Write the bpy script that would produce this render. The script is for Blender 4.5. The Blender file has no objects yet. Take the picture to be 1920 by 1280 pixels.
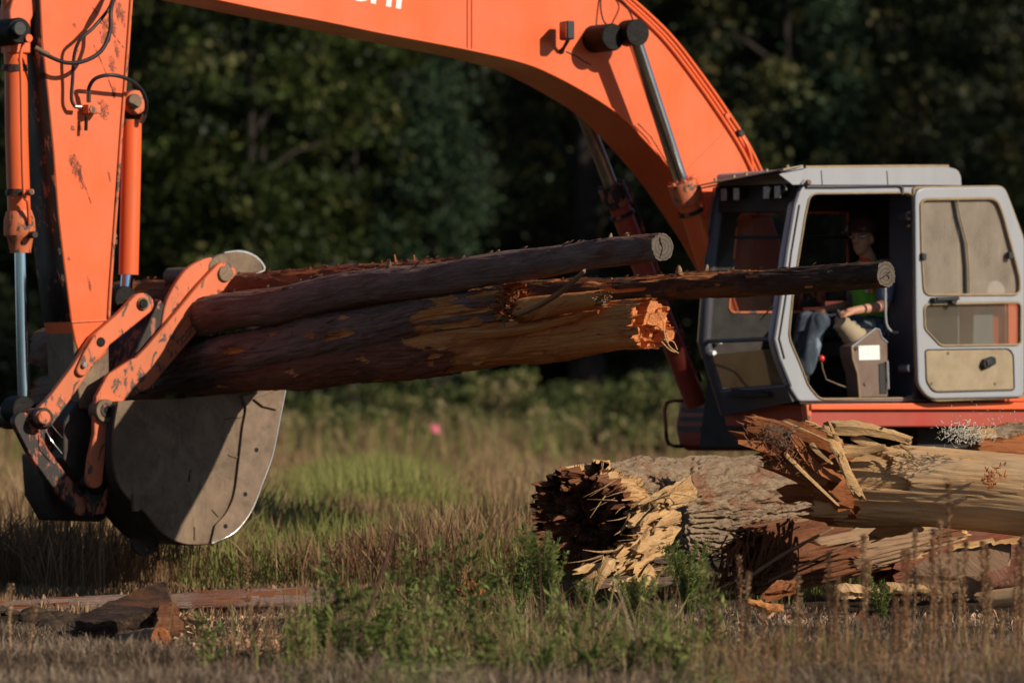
import bpy, bmesh, math, random
import numpy as np
from mathutils import Vector, Matrix, noise
random.seed(7)
S = bpy.context.scene
R = math.radians
# ---------------------------------------------------------------- camera
CAM_H, HOR, FPX = 1.27, 760.0, 10667.0          # eye height, horizon row and focal length in photo pixels
cam_d = bpy.data.cameras.new('camera'); cam = bpy.data.objects.new('camera', cam_d)
S.collection.objects.link(cam); S.camera = cam
PITCH = math.atan((HOR-640)/FPX)
cam.location = (0, 0, CAM_H); cam.rotation_euler = (R(90)+PITCH, 0, 0)
cam_d.sensor_width = 36; cam_d.lens = 200; cam_d.clip_end = 1000; cam_d.clip_start = 0.5
cam_d.dof.use_dof = True; cam_d.dof.focus_distance = 34.3; cam_d.dof.aperture_fstop = 2.6
# ---------------------------------------------------------------- world and sun
SUN = Vector((0.725, -0.51, 0.435)).normalized()
world = bpy.data.worlds.new("World"); S.world = world; world.use_nodes = True
wn = world.node_tree.nodes; wl = world.node_tree.links
sky = wn.new('ShaderNodeTexSky'); sky.sky_type = 'NISHITA'; sky.sun_disc = False
sky.sun_elevation = math.asin(SUN.z); sky.sun_rotation = math.atan2(SUN.x, SUN.y)
sky.air_density = 1.0; sky.dust_density = 0.3; sky.ozone_density = 3.0
bg = wn['Background']; wl.new(sky.outputs[0], bg.inputs[0]); bg.inputs[1].default_value = 0.06
sd = bpy.data.lights.new('sun', 'SUN'); sd.energy = 5.0; sd.angle = R(0.5); sd.color = (1.0, 0.88, 0.72)
so = bpy.data.objects.new('sun', sd); S.collection.objects.link(so)
so.rotation_euler = SUN.to_track_quat('Z', 'Y').to_euler()
S.view_settings.view_transform = 'Standard'; S.view_settings.look = 'None'
S.view_settings.exposure = 0.0; S.view_settings.gamma = 1.0
S.cycles.max_bounces = 6; S.cycles.transparent_max_bounces = 12
# ---------------------------------------------------------------- photo geometry
C0 = Vector((0, 0, CAM_H))
def ray(px, py):
    x = (px-960)/FPX; z = (640-py)/FPX
    c, s = math.cos(PITCH), math.sin(PITCH)
    return Vector((x, c - z*s, s + z*c))
def PY(px, py, Y):
    r = ray(px, py); return C0 + r*(Y/r.y)
YAW = R(33)
F = Vector((-math.cos(YAW), -math.sin(YAW), 0)); L = Vector((math.sin(YAW), -math.cos(YAW), 0)); U = Vector((0, 0, 1))
Q = PY(1500, 750, 40.0); O = Q - 1.25*L
DOFF = 0.0
def P(px, py, d):                                # point of the machine's upright plane d metres left of its centre line
    d = d+DOFF
    r = ray(px, py); t = (d - L.dot(C0-O))/L.dot(r)
    return C0 + r*t
def gz(x, y):                                    # lie of the land
    near = 1/(1+np.exp(-(34.5-y)*1.5))
    return (0.045*np.sin(x*1.3+0.4*y)+0.03*np.sin(x*2.9-y*1.7)+0.02*np.sin(x*7+y*3.1)+0.012*np.sin(x*15-y*9))*np.clip(y/40, .3, 1.2)*(0.6+0.4*near) - 0.02
def G(px, py, Y): v = PY(px, py, Y); return v
# ---------------------------------------------------------------- object plumbing
W = {}
def link(o): S.collection.objects.link(o); return o
def tag(o, label=None, cat=None, group=None, kind=None):
    if label: o['label'] = label
    if cat: o['category'] = cat
    if group: o['group'] = group
    if kind: o['kind'] = kind
    return o
def empty(name, loc, label=None, cat=None, group=None):
    o = bpy.data.objects.new(name, None); link(o); o.empty_display_size = .2
    o.location = loc; W[o] = Vector(loc); return tag(o, label, cat, group)
def finish(name, me, mats, parent=None, smooth=35, base=False):
    """mesh in world coordinates -> object with its origin at its own middle"""
    n = len(me.vertices); co = np.empty(n*3, np.float32); me.vertices.foreach_get('co', co); co = co.reshape(-1, 3)
    lo, hi = co.min(0), co.max(0); c = (lo+hi)/2
    if base: c[2] = lo[2]
    co -= c; me.vertices.foreach_set('co', co.ravel()); me.update()
    for m in (mats if isinstance(mats, (list, tuple)) else [mats]): me.materials.append(m)
    if smooth:
        me.polygons.foreach_set('use_smooth', [True]*len(me.polygons))
        if smooth < 180: me.set_sharp_from_angle(angle=R(smooth))
    o = bpy.data.objects.new(name, me); link(o); c = Vector([float(v) for v in c]); W[o] = c
    if parent is not None: o.parent = parent; o.location = c - W[parent]
    else: o.location = c
    return o
def bm_obj(name, bm, mat, parent=None, smooth=35, bevel=0, base=False):
    bmesh.ops.recalc_face_normals(bm, faces=bm.faces)
    me = bpy.data.meshes.new(name); bm.to_mesh(me); bm.free()
    o = finish(name, me, mat, parent, smooth, base)
    if bevel:
        b = o.modifiers.new('bevel', 'BEVEL'); b.width = bevel; b.segments = 2; b.limit_method = 'ANGLE'; b.angle_limit = R(40)
    return o
def np_mesh(name, V, Fq, tint=None):
    me = bpy.data.meshes.new(name); nv, nf, k = len(V), len(Fq), Fq.shape[1]
    me.vertices.add(nv); me.vertices.foreach_set('co', np.ascontiguousarray(V, np.float32).ravel())
    me.loops.add(nf*k); me.loops.foreach_set('vertex_index', np.ascontiguousarray(Fq, np.int32).ravel())
    me.polygons.add(nf); me.polygons.foreach_set('loop_start', np.arange(0, nf*k, k, dtype=np.int32))
    me.update(calc_edges=True)
    if tint is not None:
        a = me.attributes.new('tint', 'FLOAT', 'POINT'); a.data.foreach_set('value', np.ascontiguousarray(tint, np.float32))
    return me
# ---------------------------------------------------------------- solids
def add_tube(bm, pts, rad, seg=10, caps=True):
    pts = [Vector(p) for p in pts]; n = len(pts)
    rads = rad if isinstance(rad, (list, tuple)) else [rad]*n
    rings = []; up = None
    for i in range(n):
        t = (pts[min(i+1, n-1)]-pts[max(i-1, 0)]).normalized()
        if up is None:
            up = Vector((0, 0, 1)) if abs(t.z) < .9 else Vector((1, 0, 0))
        up = (up - t*up.dot(t)).normalized(); sd_ = t.cross(up)
        rings.append([bm.verts.new(pts[i]+rads[i]*(math.cos(a)*up+math.sin(a)*sd_)) for a in [2*math.pi*j/seg for j in range(seg)]])
    for a, b in zip(rings, rings[1:]):
        for j in range(seg): bm.faces.new((a[j], a[(j+1) % seg], b[(j+1) % seg], b[j]))
    if caps: bm.faces.new(rings[0]); bm.faces.new(rings[-1][::-1])
def tube(name, pts, rad, mat, parent=None, seg=12, smooth=50):
    bm = bmesh.new(); add_tube(bm, pts, rad, seg); return bm_obj(name, bm, mat, parent, smooth)
def spline(pts, k=8):                             # Catmull-Rom through the points
    pts = [Vector(p) for p in pts]; q = [2*pts[0]-pts[1]]+pts+[2*pts[-1]-pts[-2]]; out = []
    for i in range(1, len(q)-2):
        for j in range(k):
            t = j/k; a, b, c, d = q[i-1:i+3]
            out.append(0.5*((2*b)+(c-a)*t+(2*a-5*b+4*c-d)*t*t+(3*b-a-3*c+d)*t**3))
    out.append(pts[-1]); return out
def add_box(bm, c, ax, ay, az):                   # half-axis vectors
    vs = [bm.verts.new(c+i*ax+j*ay+k*az) for i in (-1, 1) for j in (-1, 1) for k in (-1, 1)]
    for f in ((0,1,3,2),(4,6,7,5),(0,4,5,1),(2,3,7,6),(0,2,6,4),(1,5,7,3)): bm.faces.new([vs[i] for i in f])
def add_prism(bm, ring, off):
    a = [bm.verts.new(p) for p in ring]; b = [bm.verts.new(p+off) for p in ring]; n = len(ring)
    fs = [bm.faces.new(a), bm.faces.new(b[::-1])]
    for i in range(n): bm.faces.new((a[i], b[i], b[(i+1) % n], a[(i+1) % n]))
def round_poly(pts, r, k=5):                      # fillet 2D corners; r in px, or one per corner
    out = []; n = len(pts); rr = r if isinstance(r, (list, tuple)) else [r]*n
    for i in range(n):
        p0, p, p1 = Vector(pts[i-1]), Vector(pts[i]), Vector(pts[(i+1) % n])
        a, b = p0-p, p1-p; m = min(rr[i], a.length*.48, b.length*.48)
        if m < .5: out.append(tuple(p)); continue
        s, e = p+a.normalized()*m, p+b.normalized()*m
        for j in range(k+1):
            t = j/k; q = (1-t)**2*s+2*t*(1-t)*p+t*t*e; out.append((q.x, q.y))
    return out
def curve2d(pts, k=6, closed=False):
    q = spline([Vector((p[0], p[1], 0)) for p in pts], k); return [(v.x, v.y) for v in q]
def prism(name, px, d0, d1, mat, parent=None, bevel=.006, smooth=35):
    bm = bmesh.new(); add_prism(bm, [P(x, y, d0) for x, y in px], L*(d1-d0))
    return bm_obj(name, bm, mat, parent, smooth, bevel)
def plate(name, loops, d0, d1, mat, parent=None, bevel=.006):
    """flat plate with holes: loops of photo points on the plane d0, reaching back to d1"""
    cu = bpy.data.curves.new('tmp', 'CURVE'); cu.dimensions = '2D'; cu.fill_mode = 'BOTH'
    org = P(loops[0][0][0], loops[0][0][1], d0)
    for lp in loops:
        sp = cu.splines.new('POLY'); sp.points.add(len(lp)-1); sp.use_cyclic_u = True
        for i, (x, y) in enumerate(lp):
            v = P(x, y, d0)-org; sp.points[i].co = (v.dot(-F), v.z, 0, 1)
    cu.extrude = max(abs(d0-d1)/2-bevel, .0005); cu.bevel_depth = bevel; cu.bevel_resolution = 1; cu.offset = -bevel
    tmp = bpy.data.objects.new('tmp', cu); me = bpy.data.meshes.new_from_object(tmp)
    bpy.data.objects.remove(tmp); bpy.data.curves.remove(cu)
    M = Matrix((( -F.x, 0, L.x, org.x), (-F.y, 0, L.y, org.y), (0, 1, 0, org.z), (0, 0, 0, 1))) @ Matrix.Translation((0, 0, (d1-d0)/2))
    me.transform(M); me.name = name
    return finish(name, me, mat, parent, 40)
def disc(name, px, py, d0, d1, rpx, mat, parent=None, seg=20, bevel=.004):
    """short cylinder across the machine (pins, bosses)"""
    a = P(px, py, d0); r = rpx/FPX*a.y
    bm = bmesh.new(); add_tube(bm, [a, a+L*(d1-d0)], r, seg); return bm_obj(name, bm, mat, parent, 40, bevel)
def rod(name, a, b, r, mat, parent=None, seg=20): return tube(name, [a, b], r, mat, parent, seg)
def slab(name, quad, th, mat, parent=None, bevel=.004):
    n = (quad[1]-quad[0]).cross(quad[-1]-quad[0]).normalized()
    bm = bmesh.new(); add_prism(bm, quad, n*th); return bm_obj(name, bm, mat, parent, 30, bevel)
# ---------------------------------------------------------------- materials
def new_mat(name):
    m = bpy.data.materials.new(name); m.use_nodes = True; nt = m.node_tree
    return m, nt, nt.nodes['Principled BSDF'], nt.nodes['Material Output']
def nd(nt, t, **kw):
    n = nt.nodes.new(t)
    for k, v in kw.items(): setattr(n, k, v)
    return n
def ramp(nt, src, stops, interp='LINEAR'):
    r = nd(nt, 'ShaderNodeValToRGB'); r.color_ramp.interpolation = interp
    e = r.color_ramp.elements
    while len(e) < len(stops): e.new(.5)
    for i, (p, c) in enumerate(stops):
        e[i].position = p; e[i].color = (*c, 1) if len(c) == 3 else c
    if src is not None: nt.links.new(src, r.inputs[0])
    return r.outputs[0]
def g(v): return (v, v, v)
def tex(nt, scale, detail=6, rough=.6, stretch=(1, 1, 1), dist=0, kind='noise', rot=(0,0,0), coord='Object'):
    tc = nd(nt, 'ShaderNodeTexCoord'); mp = nd(nt, 'ShaderNodeMapping'); mp.inputs['Scale'].default_value = stretch
    mp.inputs['Rotation'].default_value = rot
    nt.links.new(tc.outputs[coord], mp.inputs[0])
    if kind == 'noise':
        n = nd(nt, 'ShaderNodeTexNoise'); n.inputs['Detail'].default_value = detail; n.inputs['Roughness'].default_value = rough
        n.inputs['Distortion'].default_value = dist
    else:
        n = nd(nt, 'ShaderNodeTexVoronoi')
    n.inputs['Scale'].default_value = scale; nt.links.new(mp.outputs[0], n.inputs['Vector'])
    return n.outputs[0]
def mixc(nt, fac, a, b, mode='MIX'):
    m = nd(nt, 'ShaderNodeMix', data_type='RGBA', blend_type=mode)
    for s, v in ((m.inputs['Factor'], fac), (m.inputs['A'], a), (m.inputs['B'], b)):
        if isinstance(v, (int, float)): s.default_value = v
        elif isinstance(v, tuple): s.default_value = (*v, 1)
        else: nt.links.new(v, s)
    return m.outputs['Result']
def bump(nt, bsdf, src, strength=.3, dist=.01):
    b = nd(nt, 'ShaderNodeBump'); b.inputs['Strength'].default_value = strength; b.inputs['Distance'].default_value = dist
    nt.links.new(src, b.inputs['Height']); nt.links.new(b.outputs[0], bsdf.inputs['Normal'])
def paint(name, col, worn, rough=.42, dirt=.3, scratch=.62, metal=0., dust=(.25, .19, .12), spec=.4):
    m, nt, b, o = new_mat(name)
    n1 = tex(nt, 1.6, 8, .62); n2 = tex(nt, 9, 10, .72, (1, 1, .6), dist=.6); n3 = tex(nt, 42, 4, .6)
    base = mixc(nt, ramp(nt, n1, [(.35, g(0)), (.75, g(dirt))]), col, dust)
    n5 = tex(nt, 4, 8, .7, (1, 1, .12), dist=.4); base = mixc(nt, ramp(nt, n5, [(.42, g(0)), (.75, g(.32))]), base, tuple(v*.55 for v in col))
    w = ramp(nt, n2, [(scratch, g(0)), (scratch+.03, g(1))])
    c = mixc(nt, w, base, worn)
    sp = ramp(nt, n3, [(.72, g(0)), (.76, g(.7))])
    c = mixc(nt, sp, c, worn)
    nt.links.new(c, b.inputs['Base Color']); b.inputs['Metallic'].default_value = metal
    rr = ramp(nt, n1, [(.3, g(rough*.8)), (.8, g(min(1, rough*1.5)))]); nt.links.new(rr, b.inputs['Roughness'])
    b.inputs['Specular IOR Level'].default_value = spec
    bump(nt, b, n3, .08, .004); return m
def simple(name, col, rough=.6, metal=0., var=.25, scale=12, spec=.3, bmp=.1, stretch=(1, 1, 1)):
    m, nt, b, o = new_mat(name); n1 = tex(nt, scale, 7, .65, stretch)
    lo = tuple(v*(1-var) for v in col); hi = tuple(min(1, v*(1+var)) for v in col)
    nt.links.new(ramp(nt, n1, [(.3, lo), (.7, hi)]), b.inputs['Base Color'])
    b.inputs['Roughness'].default_value = rough; b.inputs['Metallic'].default_value = metal; b.inputs['Specular IOR Level'].default_value = spec
    if bmp: bump(nt, b, n1, bmp, .01)
    return m
ORANGE = paint('orange_paint', (.80, .130, .034), (.15, .07, .045), .36, .20, .70)
ORANGE_W = paint('worn_orange_paint', (.72, .15, .05), (.09, .065, .05), .55, .45, .54)
ORANGE_D = paint('dark_blotched_orange_paint', (.42, .07, .03), (.02, .015, .012), .5, .7, .46)  # dark blotched orange, also the deeper tone of the far-side parts
RED = paint('red_and_shaded_orange_paint', (.38, .04, .025), (.05, .03, .02), .5, .3, .66)
GREY = paint('grey_cab_paint', (.33, .345, .38), (.16, .11, .07), .38, .18, .74)
NAVY = paint('dark_and_shaded_cab_paint', (.05, .055, .09), (.14, .13, .12), .4, .3, .74)
BEIGE = simple('dusty_beige_lining', (.33, .26, .17), .85, var=.18, scale=6)
SEAL = simple('tan_rubber_seal', (.30, .22, .13), .8, var=.2)
DARK_STEEL = simple('dark_steel', (.045, .032, .026), .55, var=.5, scale=7, bmp=.3)  # near-black steel of the bucket shell, eye and linkage blocks
def steel_mat():
    m, nt, b, o = new_mat('muddy_scraped_steel'); n1 = tex(nt, 2.2, 9, .68, dist=.6); n2 = tex(nt, 11, 9, .75, (1, 1, .5), dist=1.2); n3 = tex(nt, 60, 3, .6); n4 = tex(nt, 5, 8, .8, (.3, .3, 2.5), dist=2)
    c = ramp(nt, n1, [(.30, (.085, .055, .038)), (.48, (.175, .120, .078)), (.62, (.235, .165, .105)), (.78, (.15, .085, .05))])
    c = mixc(nt, ramp(nt, n2, [(.50, g(0)), (.62, g(.65))]), c, (.10, .062, .042)); c = mixc(nt, ramp(nt, n4, [(.62, g(0)), (.70, g(.5))]), c, (.30, .24, .18)); c = mixc(nt, ramp(nt, n3, [(.62, g(0)), (.70, g(.5))]), c, (.07, .045, .03))
    nt.links.new(c, b.inputs['Base Color']); b.inputs['Roughness'].default_value = .6; b.inputs['Metallic'].default_value = .15; b.inputs['Specular IOR Level'].default_value = .3; bump(nt, b, n2, .35, .012); return m
STEEL = steel_mat()
SHINY = simple('polished_steel', (.55, .54, .53), .3, 1., .15, 40)
CHROME = simple('sky_tinted_chrome', (.38, .60, .98), .09, 1., .04, 20, bmp=0)  # blue of the reflected sky is put into the base colour
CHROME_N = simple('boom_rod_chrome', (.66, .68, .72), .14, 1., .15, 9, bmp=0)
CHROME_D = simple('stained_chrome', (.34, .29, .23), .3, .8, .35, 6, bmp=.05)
GREASE = simple('black_grease', (.012, .011, .010), .55, var=.5, scale=30, spec=.12, bmp=.5)
RUBBER = simple('black_rubber', (.018, .018, .02), .5, var=.3, scale=50, spec=.4)
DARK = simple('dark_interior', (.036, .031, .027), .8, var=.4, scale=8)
SEATM = simple('seat_fabric', (.03, .03, .032), .9, var=.3, scale=60)
CONS = simple('brown_console', (.17, .115, .09), .7, var=.2, scale=9)
WHITE = simple('white_vinyl', (.8, .8, .78), .5, var=.03, scale=5, bmp=0)
PLASTIC = simple('black_plastic', (.02, .02, .022), .4, var=.2, scale=20)
TRACK = simple('muddy_track_steel', (.06, .045, .03), .8, var=.5, scale=9, bmp=.4)
def glass(name, dust, dcol, tint=(.55, .58, .55), scale=3, spec=1.):
    m, nt, b, o = new_mat(name); nt.nodes.remove(b)
    tr = nd(nt, 'ShaderNodeBsdfTransparent'); tr.inputs[0].default_value = (*tint, 1)
    gl = nd(nt, 'ShaderNodeBsdfGlossy'); gl.inputs['Roughness'].default_value = .03
    fr = nd(nt, 'ShaderNodeFresnel'); fr.inputs[0].default_value = 1.45
    m1 = nd(nt, 'ShaderNodeMixShader'); mu = nd(nt, 'ShaderNodeMath', operation='MULTIPLY'); mu.inputs[1].default_value = spec; ge = nd(nt, 'ShaderNodeNewGeometry'); ib = nd(nt, 'ShaderNodeMath', operation='SUBTRACT'); ib.inputs[0].default_value = 1; nt.links.new(ge.outputs['Backfacing'], ib.inputs[1]); mb = nd(nt, 'ShaderNodeMath', operation='MULTIPLY'); nt.links.new(fr.outputs[0], mb.inputs[0]); nt.links.new(ib.outputs[0], mb.inputs[1]); nt.links.new(mb.outputs[0], mu.inputs[0]); nt.links.new(mu.outputs[0], m1.inputs[0]); nt.links.new(tr.outputs[0], m1.inputs[1]); nt.links.new(gl.outputs[0], m1.inputs[2])
    df = nd(nt, 'ShaderNodeBsdfDiffuse'); df.inputs[0].default_value = (*dcol, 1)
    tl = nd(nt, 'ShaderNodeBsdfTranslucent'); tl.inputs[0].default_value = (*dcol, 1)
    m2 = nd(nt, 'ShaderNodeMixShader'); m2.inputs[0].default_value = .4; nt.links.new(df.outputs[0], m2.inputs[1]); nt.links.new(tl.outputs[0], m2.inputs[2])
    n = tex(nt, scale, 6, .6, (1, 1, .5)); f = ramp(nt, n, [(.3, g(dust*.62)), (.7, g(min(1, dust*1.2)))])
    m3 = nd(nt, 'ShaderNodeMixShader'); nt.links.new(f, m3.inputs[0]); nt.links.new(m1.outputs[0], m3.inputs[1]); nt.links.new(m2.outputs[0], m3.inputs[2])
    nt.links.new(m3.outputs[0], o.inputs[0]); return m
GLASS_DUSTY = glass('dusty_tinted_glass', .42, (.66, .56, .46), (.85, .85, .82), 5)
GLASS_LOW = glass('smeared_glass', .26, (.36, .30, .24), (.85, .87, .85))
GLASS_CLEAR = glass('cab_glass', .03, (.25, .22, .18), (.80, .82, .80), spec=.25)
GLASS_FRONT = glass('mud_splashed_glass', .55, (.36, .26, .15), (.5, .5, .5))
def wood(name, c1, c2, c3, scale=6, stretch=(.12, 1, 1), rough=.8, bmp=.5, knots=.0, dist=.02, patch=None):
    """fibres along local X"""
    m, nt, b, o = new_mat(name)
    n1 = tex(nt, scale, 10, .7, stretch, dist=.4); n2 = tex(nt, scale*5, 6, .7, (stretch[0]*.5, 1, 1)); n3 = tex(nt, 1.7, 4, .6, (.6, 1, 1))
    c = ramp(nt, n1, [(.25, c1), (.5, c2), (.72, c3)])
    c = mixc(nt, ramp(nt, n2, [(.35, g(0)), (.65, g(.55))]), c, c1)
    c = mixc(nt, ramp(nt, n3, [(.45, g(0)), (.62, g(.7))]), c, c2)
    if patch:
        n4 = tex(nt, 3.2, 8, .7, (.35, 1, 1), dist=.8); c = mixc(nt, ramp(nt, n4, [(.54, g(0)), (.60, g(.75))]), c, patch)
        n5 = tex(nt, 4.5, 8, .7, (.3, 1, 1.3), dist=.5); c = mixc(nt, ramp(nt, n5, [(.60, g(0)), (.68, g(.6))]), c, tuple(v*2.2 for v in c1))
    nt.links.new(c, b.inputs['Base Color']); b.inputs['Roughness'].default_value = rough; b.inputs['Specular IOR Level'].default_value = .15
    ad = nd(nt, 'ShaderNodeMath', operation='ADD'); nt.links.new(n1, ad.inputs[0]); nt.links.new(n2, ad.inputs[1])
    bump(nt, b, ad.outputs[0], bmp, dist); return m
BARK_GREY = wood('grey_brown_furrowed_bark', (.09, .055, .035), (.40, .285, .185), (.60, .47, .33), 9, (.35, 1, 1), .9, 1., dist=.04, patch=(.30, .13, .07))
BARK_RED = wood('reddish_smooth_bark', (.10, .035, .022), (.34, .13, .08), (.52, .28, .19), 13, (.22, 1, 1), .75, 1., dist=.04, patch=(.34, .09, .045))
BARK_PURP = wood('purplish_smooth_bark', (.10, .06, .048), (.34, .22, .18), (.52, .37, .29), 14, (.2, 1, 1), .75, 1., dist=.04, patch=(.24, .09, .055))
BARK_DARK = wood('dark_bark', (.02, .013, .010), (.12, .075, .052), (.32, .20, .13), 16, (.3, 1, 1), .7, 1., dist=.04, patch=(.28, .12, .05))  # darkest of the bark tones, with lighter streaks
PEELED = wood('peeled_tan_wood', (.36, .18, .08), (.72, .455, .235), (.86, .62, .36), 7, (.12, 1, 1), .7, .7, patch=(.50, .36, .22))
WOOD_OR = wood('peeled_orange_wood', (.42, .13, .04), (.82, .33, .10), (.90, .50, .22), 12, (.08, 1, 1), .7, 1., patch=(.46, .14, .045))
TORN_Y = wood('torn_yellow_wood', (.26, .12, .045), (.66, .41, .19), (.78, .57, .33), 16, (.06, 1, 1), .8, .9)
TORN_R = wood('torn_red_heartwood', (.10, .03, .014), (.40, .14, .052), (.64, .30, .14), 16, (.07, 1, 1), .85, .9)
TORN_O = wood('torn_orange_wood', (.48, .14, .045), (.82, .31, .11), (.90, .50, .24), 16, (.3, 1, 1), .85, .9)
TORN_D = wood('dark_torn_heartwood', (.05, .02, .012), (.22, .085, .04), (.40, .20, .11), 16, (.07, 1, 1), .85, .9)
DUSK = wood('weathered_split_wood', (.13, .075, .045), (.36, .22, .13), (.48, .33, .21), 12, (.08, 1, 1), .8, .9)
ENDGR = simple('sawn_end_grain', (.34, .26, .18), .8, var=.22, scale=14)
def end_rings(name, c1, c2):
    m, nt, b, o = new_mat(name); tc = nd(nt, 'ShaderNodeTexCoord'); mp = nd(nt, 'ShaderNodeMapping')
    nt.links.new(tc.outputs['Object'], mp.inputs[0]); w = nd(nt, 'ShaderNodeTexWave', wave_type='RINGS', rings_direction='X')
    w.inputs['Scale'].default_value = 13; w.inputs['Distortion'].default_value = 1.5; w.inputs['Detail'].default_value = 3; nt.links.new(mp.outputs[0], w.inputs[0])
    c = ramp(nt, w.outputs[1], [(0, c1), (1, c2)]); n = tex(nt, 9, 6, .7)
    c = mixc(nt, ramp(nt, n, [(.4, g(0)), (.7, g(.6))]), c, tuple(v*.55 for v in c1))
    nt.links.new(c, b.inputs['Base Color']); b.inputs['Roughness'].default_value = .85; bump(nt, b, n, .4, .01); return m
CUT = end_rings('sawn_log_end', (.068, .052, .039), (.125, .097, .073))
def tinted(name, stops, rough=.8, trans=.25, spec=.15):
    m, nt, b, o = new_mat(name); a = nd(nt, 'ShaderNodeAttribute', attribute_name='tint'); oi = nd(nt, 'ShaderNodeObjectInfo')
    c = ramp(nt, a.outputs['Fac'], stops)
    nt.links.new(c, b.inputs['Base Color']); b.inputs['Roughness'].default_value = rough; b.inputs['Specular IOR Level'].default_value = spec
    tl = nd(nt, 'ShaderNodeBsdfTranslucent'); nt.links.new(c, tl.inputs[0])
    mx = nd(nt, 'ShaderNodeMixShader'); mx.inputs[0].default_value = trans
    nt.links.new(b.outputs[0], mx.inputs[1]); nt.links.new(tl.outputs[0], mx.inputs[2]); nt.links.new(mx.outputs[0], o.inputs[0]); return m
DRYG = tinted('dry_field_grass', [(0, (.17, .09, .05)), (.35, (.33, .21, .115)), (.6, (.46, .32, .17)), (.8, (.60, .46, .26)), (.9, (.24, .27, .07)), (1, (.17, .22, .06))], trans=.4)
THATCH = tinted('dead_thatch', [(0, (.07, .045, .03)), (.5, (.20, .14, .095)), (.9, (.34, .26, .19)), (1, (.42, .34, .25))], trans=.1)
GREENW = tinted('green_weeds', [(0, (.15, .15, .045)), (.5, (.27, .28, .08)), (1, (.42, .38, .15))], trans=.35)
LEAF_Y = tinted('yellow_green_leaves', [(0, (.012, .022, .006)), (.6, (.035, .055, .012)), (.9, (.085, .11, .022)), (1, (.22, .21, .08))], .5, .35, .25)
LEAF_O = tinted('olive_leaves', [(0, (.010, .016, .006)), (.5, (.032, .042, .015)), (.93, (.085, .095, .034)), (1, (.12, .09, .03))], .55, .2, .25)
LEAF_B = tinted('bluish_needles', [(0, (.008, .022, .012)), (.6, (.022, .045, .022)), (1, (.045, .075, .035))], .6, .2, .2)
LEAF_BUSH = tinted('bush_leaves', [(0, (.025, .035, .012)), (.4, (.09, .12, .035)), (.7, (.17, .19, .06)), (.9, (.30, .24, .11)), (1, (.50, .40, .22))], .6, .4, .2)
LEAF_PLANT = tinted('fresh_plant_leaves', [(0, (.08, .11, .03)), (.5, (.17, .22, .06)), (.8, (.28, .32, .10)), (1, (.42, .36, .15))], .6, .4)
STALKM = tinted('dry_stalk_and_seeds', [(0, (.17, .07, .045)), (.4, (.36, .20, .11)), (.75, (.50, .34, .19)), (1, (.58, .44, .26))], .8, .15)
TRUNKM = simple('tree_bark', (.028, .022, .019), .9, var=.4, scale=5, stretch=(1, 1, .25), bmp=.6)
# ================================================================ EXCAVATOR
ex = empty('excavator', (O.x, O.y, 0), 'orange tracked excavator with grey cab, gripping a bundle of logs between thumb and bucket', 'excavator')
# --- boom
DOFF = -.25
bn = .25
low = curve2d([(60,-78),(200,-44),(340,-14),(500,20),(609,41),(719,64),(875,94),(984,120),(1047,147),(1100,176),(1144,204),(1175,230),(1216,272),(1262,324),(1300,376),(1350,452),(1400,545),(1440,640),(1470,720)], 4)
up = curve2d([(1560,700),(1500,560),(1452,420),(1425,350),(1402,302),(1352,222),(1300,148),(1240,72),(1165,0),(1080,-62),(950,-115),(700,-170),(400,-230),(100,-290),(0,-290)], 4)
boom = prism('boom', low+up, bn, -bn, ORANGE, ex, .012, 50)
# welded lips along both edges of the near side plate, and the plate seam
def lip(name, pts, rr, parent, d=bn, mat=ORANGE, off=.004):
    return tube(name, [P(x, y, d+off) for x, y in pts], rr, mat, parent, 8)
lip('lower_flange', [(x, y-1.5) for x, y in low], .009, boom)
lip('plate_weld', [(877,-40),(877,92)], .004, boom); lip('plate_weld', [(885,-40),(885,94)], .004, boom)
lip('plate_weld', [(1288,318),(1362,246)], .002, boom)
# lettering on the boom
def letters(name, s, px, py, d, cap_px, ang, mat, parent, off=.004, bold=.012, space=1.05):
    cu = bpy.data.curves.new('tmp', 'FONT'); cu.body = s; cu.offset = bold; cu.space_character = space; cu.extrude = .001
    tmp = bpy.data.objects.new('tmp', cu); me = bpy.data.meshes.new_from_object(tmp)
    bpy.data.objects.remove(tmp); bpy.data.curves.remove(cu)
    org = P(px, py, d+off); h = cap_px/FPX*org.y; me.transform(Matrix.Scale(h/.7, 4)); me.transform(Matrix.Rotation(ang, 4, 'Z'))
    me.transform(Matrix(((-F.x, 0, L.x, org.x), (-F.y, 0, L.y, org.y), (0, 1, 0, org.z), (0, 0, 0, 1)))); me.name = name
    return finish(name, me, mat, parent, 0)
letters('boom_lettering', 'HITACHI', 496, -35, bn, 50, -.128, WHITE, boom, bold=.034, space=1.12)
letters('warning_lettering', 'RESTRICT LIFTING CAPACITY', 1409, 408, bn, 4.6, 0, RUBBER, boom, bold=.004, space=1)
# pipes along the back of the boom
top = [(1130,-30),(1165,-2),(1240,68),(1300,144),(1352,218),(1392,282),(1425,352)]
for i, (dx, dy, dd) in enumerate(((0,1,.262),(7,-1,.2),(14,-5,.12))):
    pts = spline([P(x+dx, y+dy, dd) for x, y in top], 5)
    tube('hydraulic_pipe', pts, .014, ORANGE, boom, 8)
tube('hydraulic_hose', spline([P(1391,256,.2), P(1402,275,.22), P(1409,300,.22), P(1412,330,.2)], 5), .013, ORANGE, boom, 8)
disc('pipe_clamp', 1391, 250, .26, .1, 7, ORANGE_D, boom, 8)
disc('pipe_clamp', 1365, 218, .27, .1, 6, ORANGE, boom, 8)
lip('lower_pipe', [(1196,232),(1220,256),(1238,285),(1252,308),(1268,330)], .005, boom, off=.03, mat=ORANGE_D)
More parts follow.
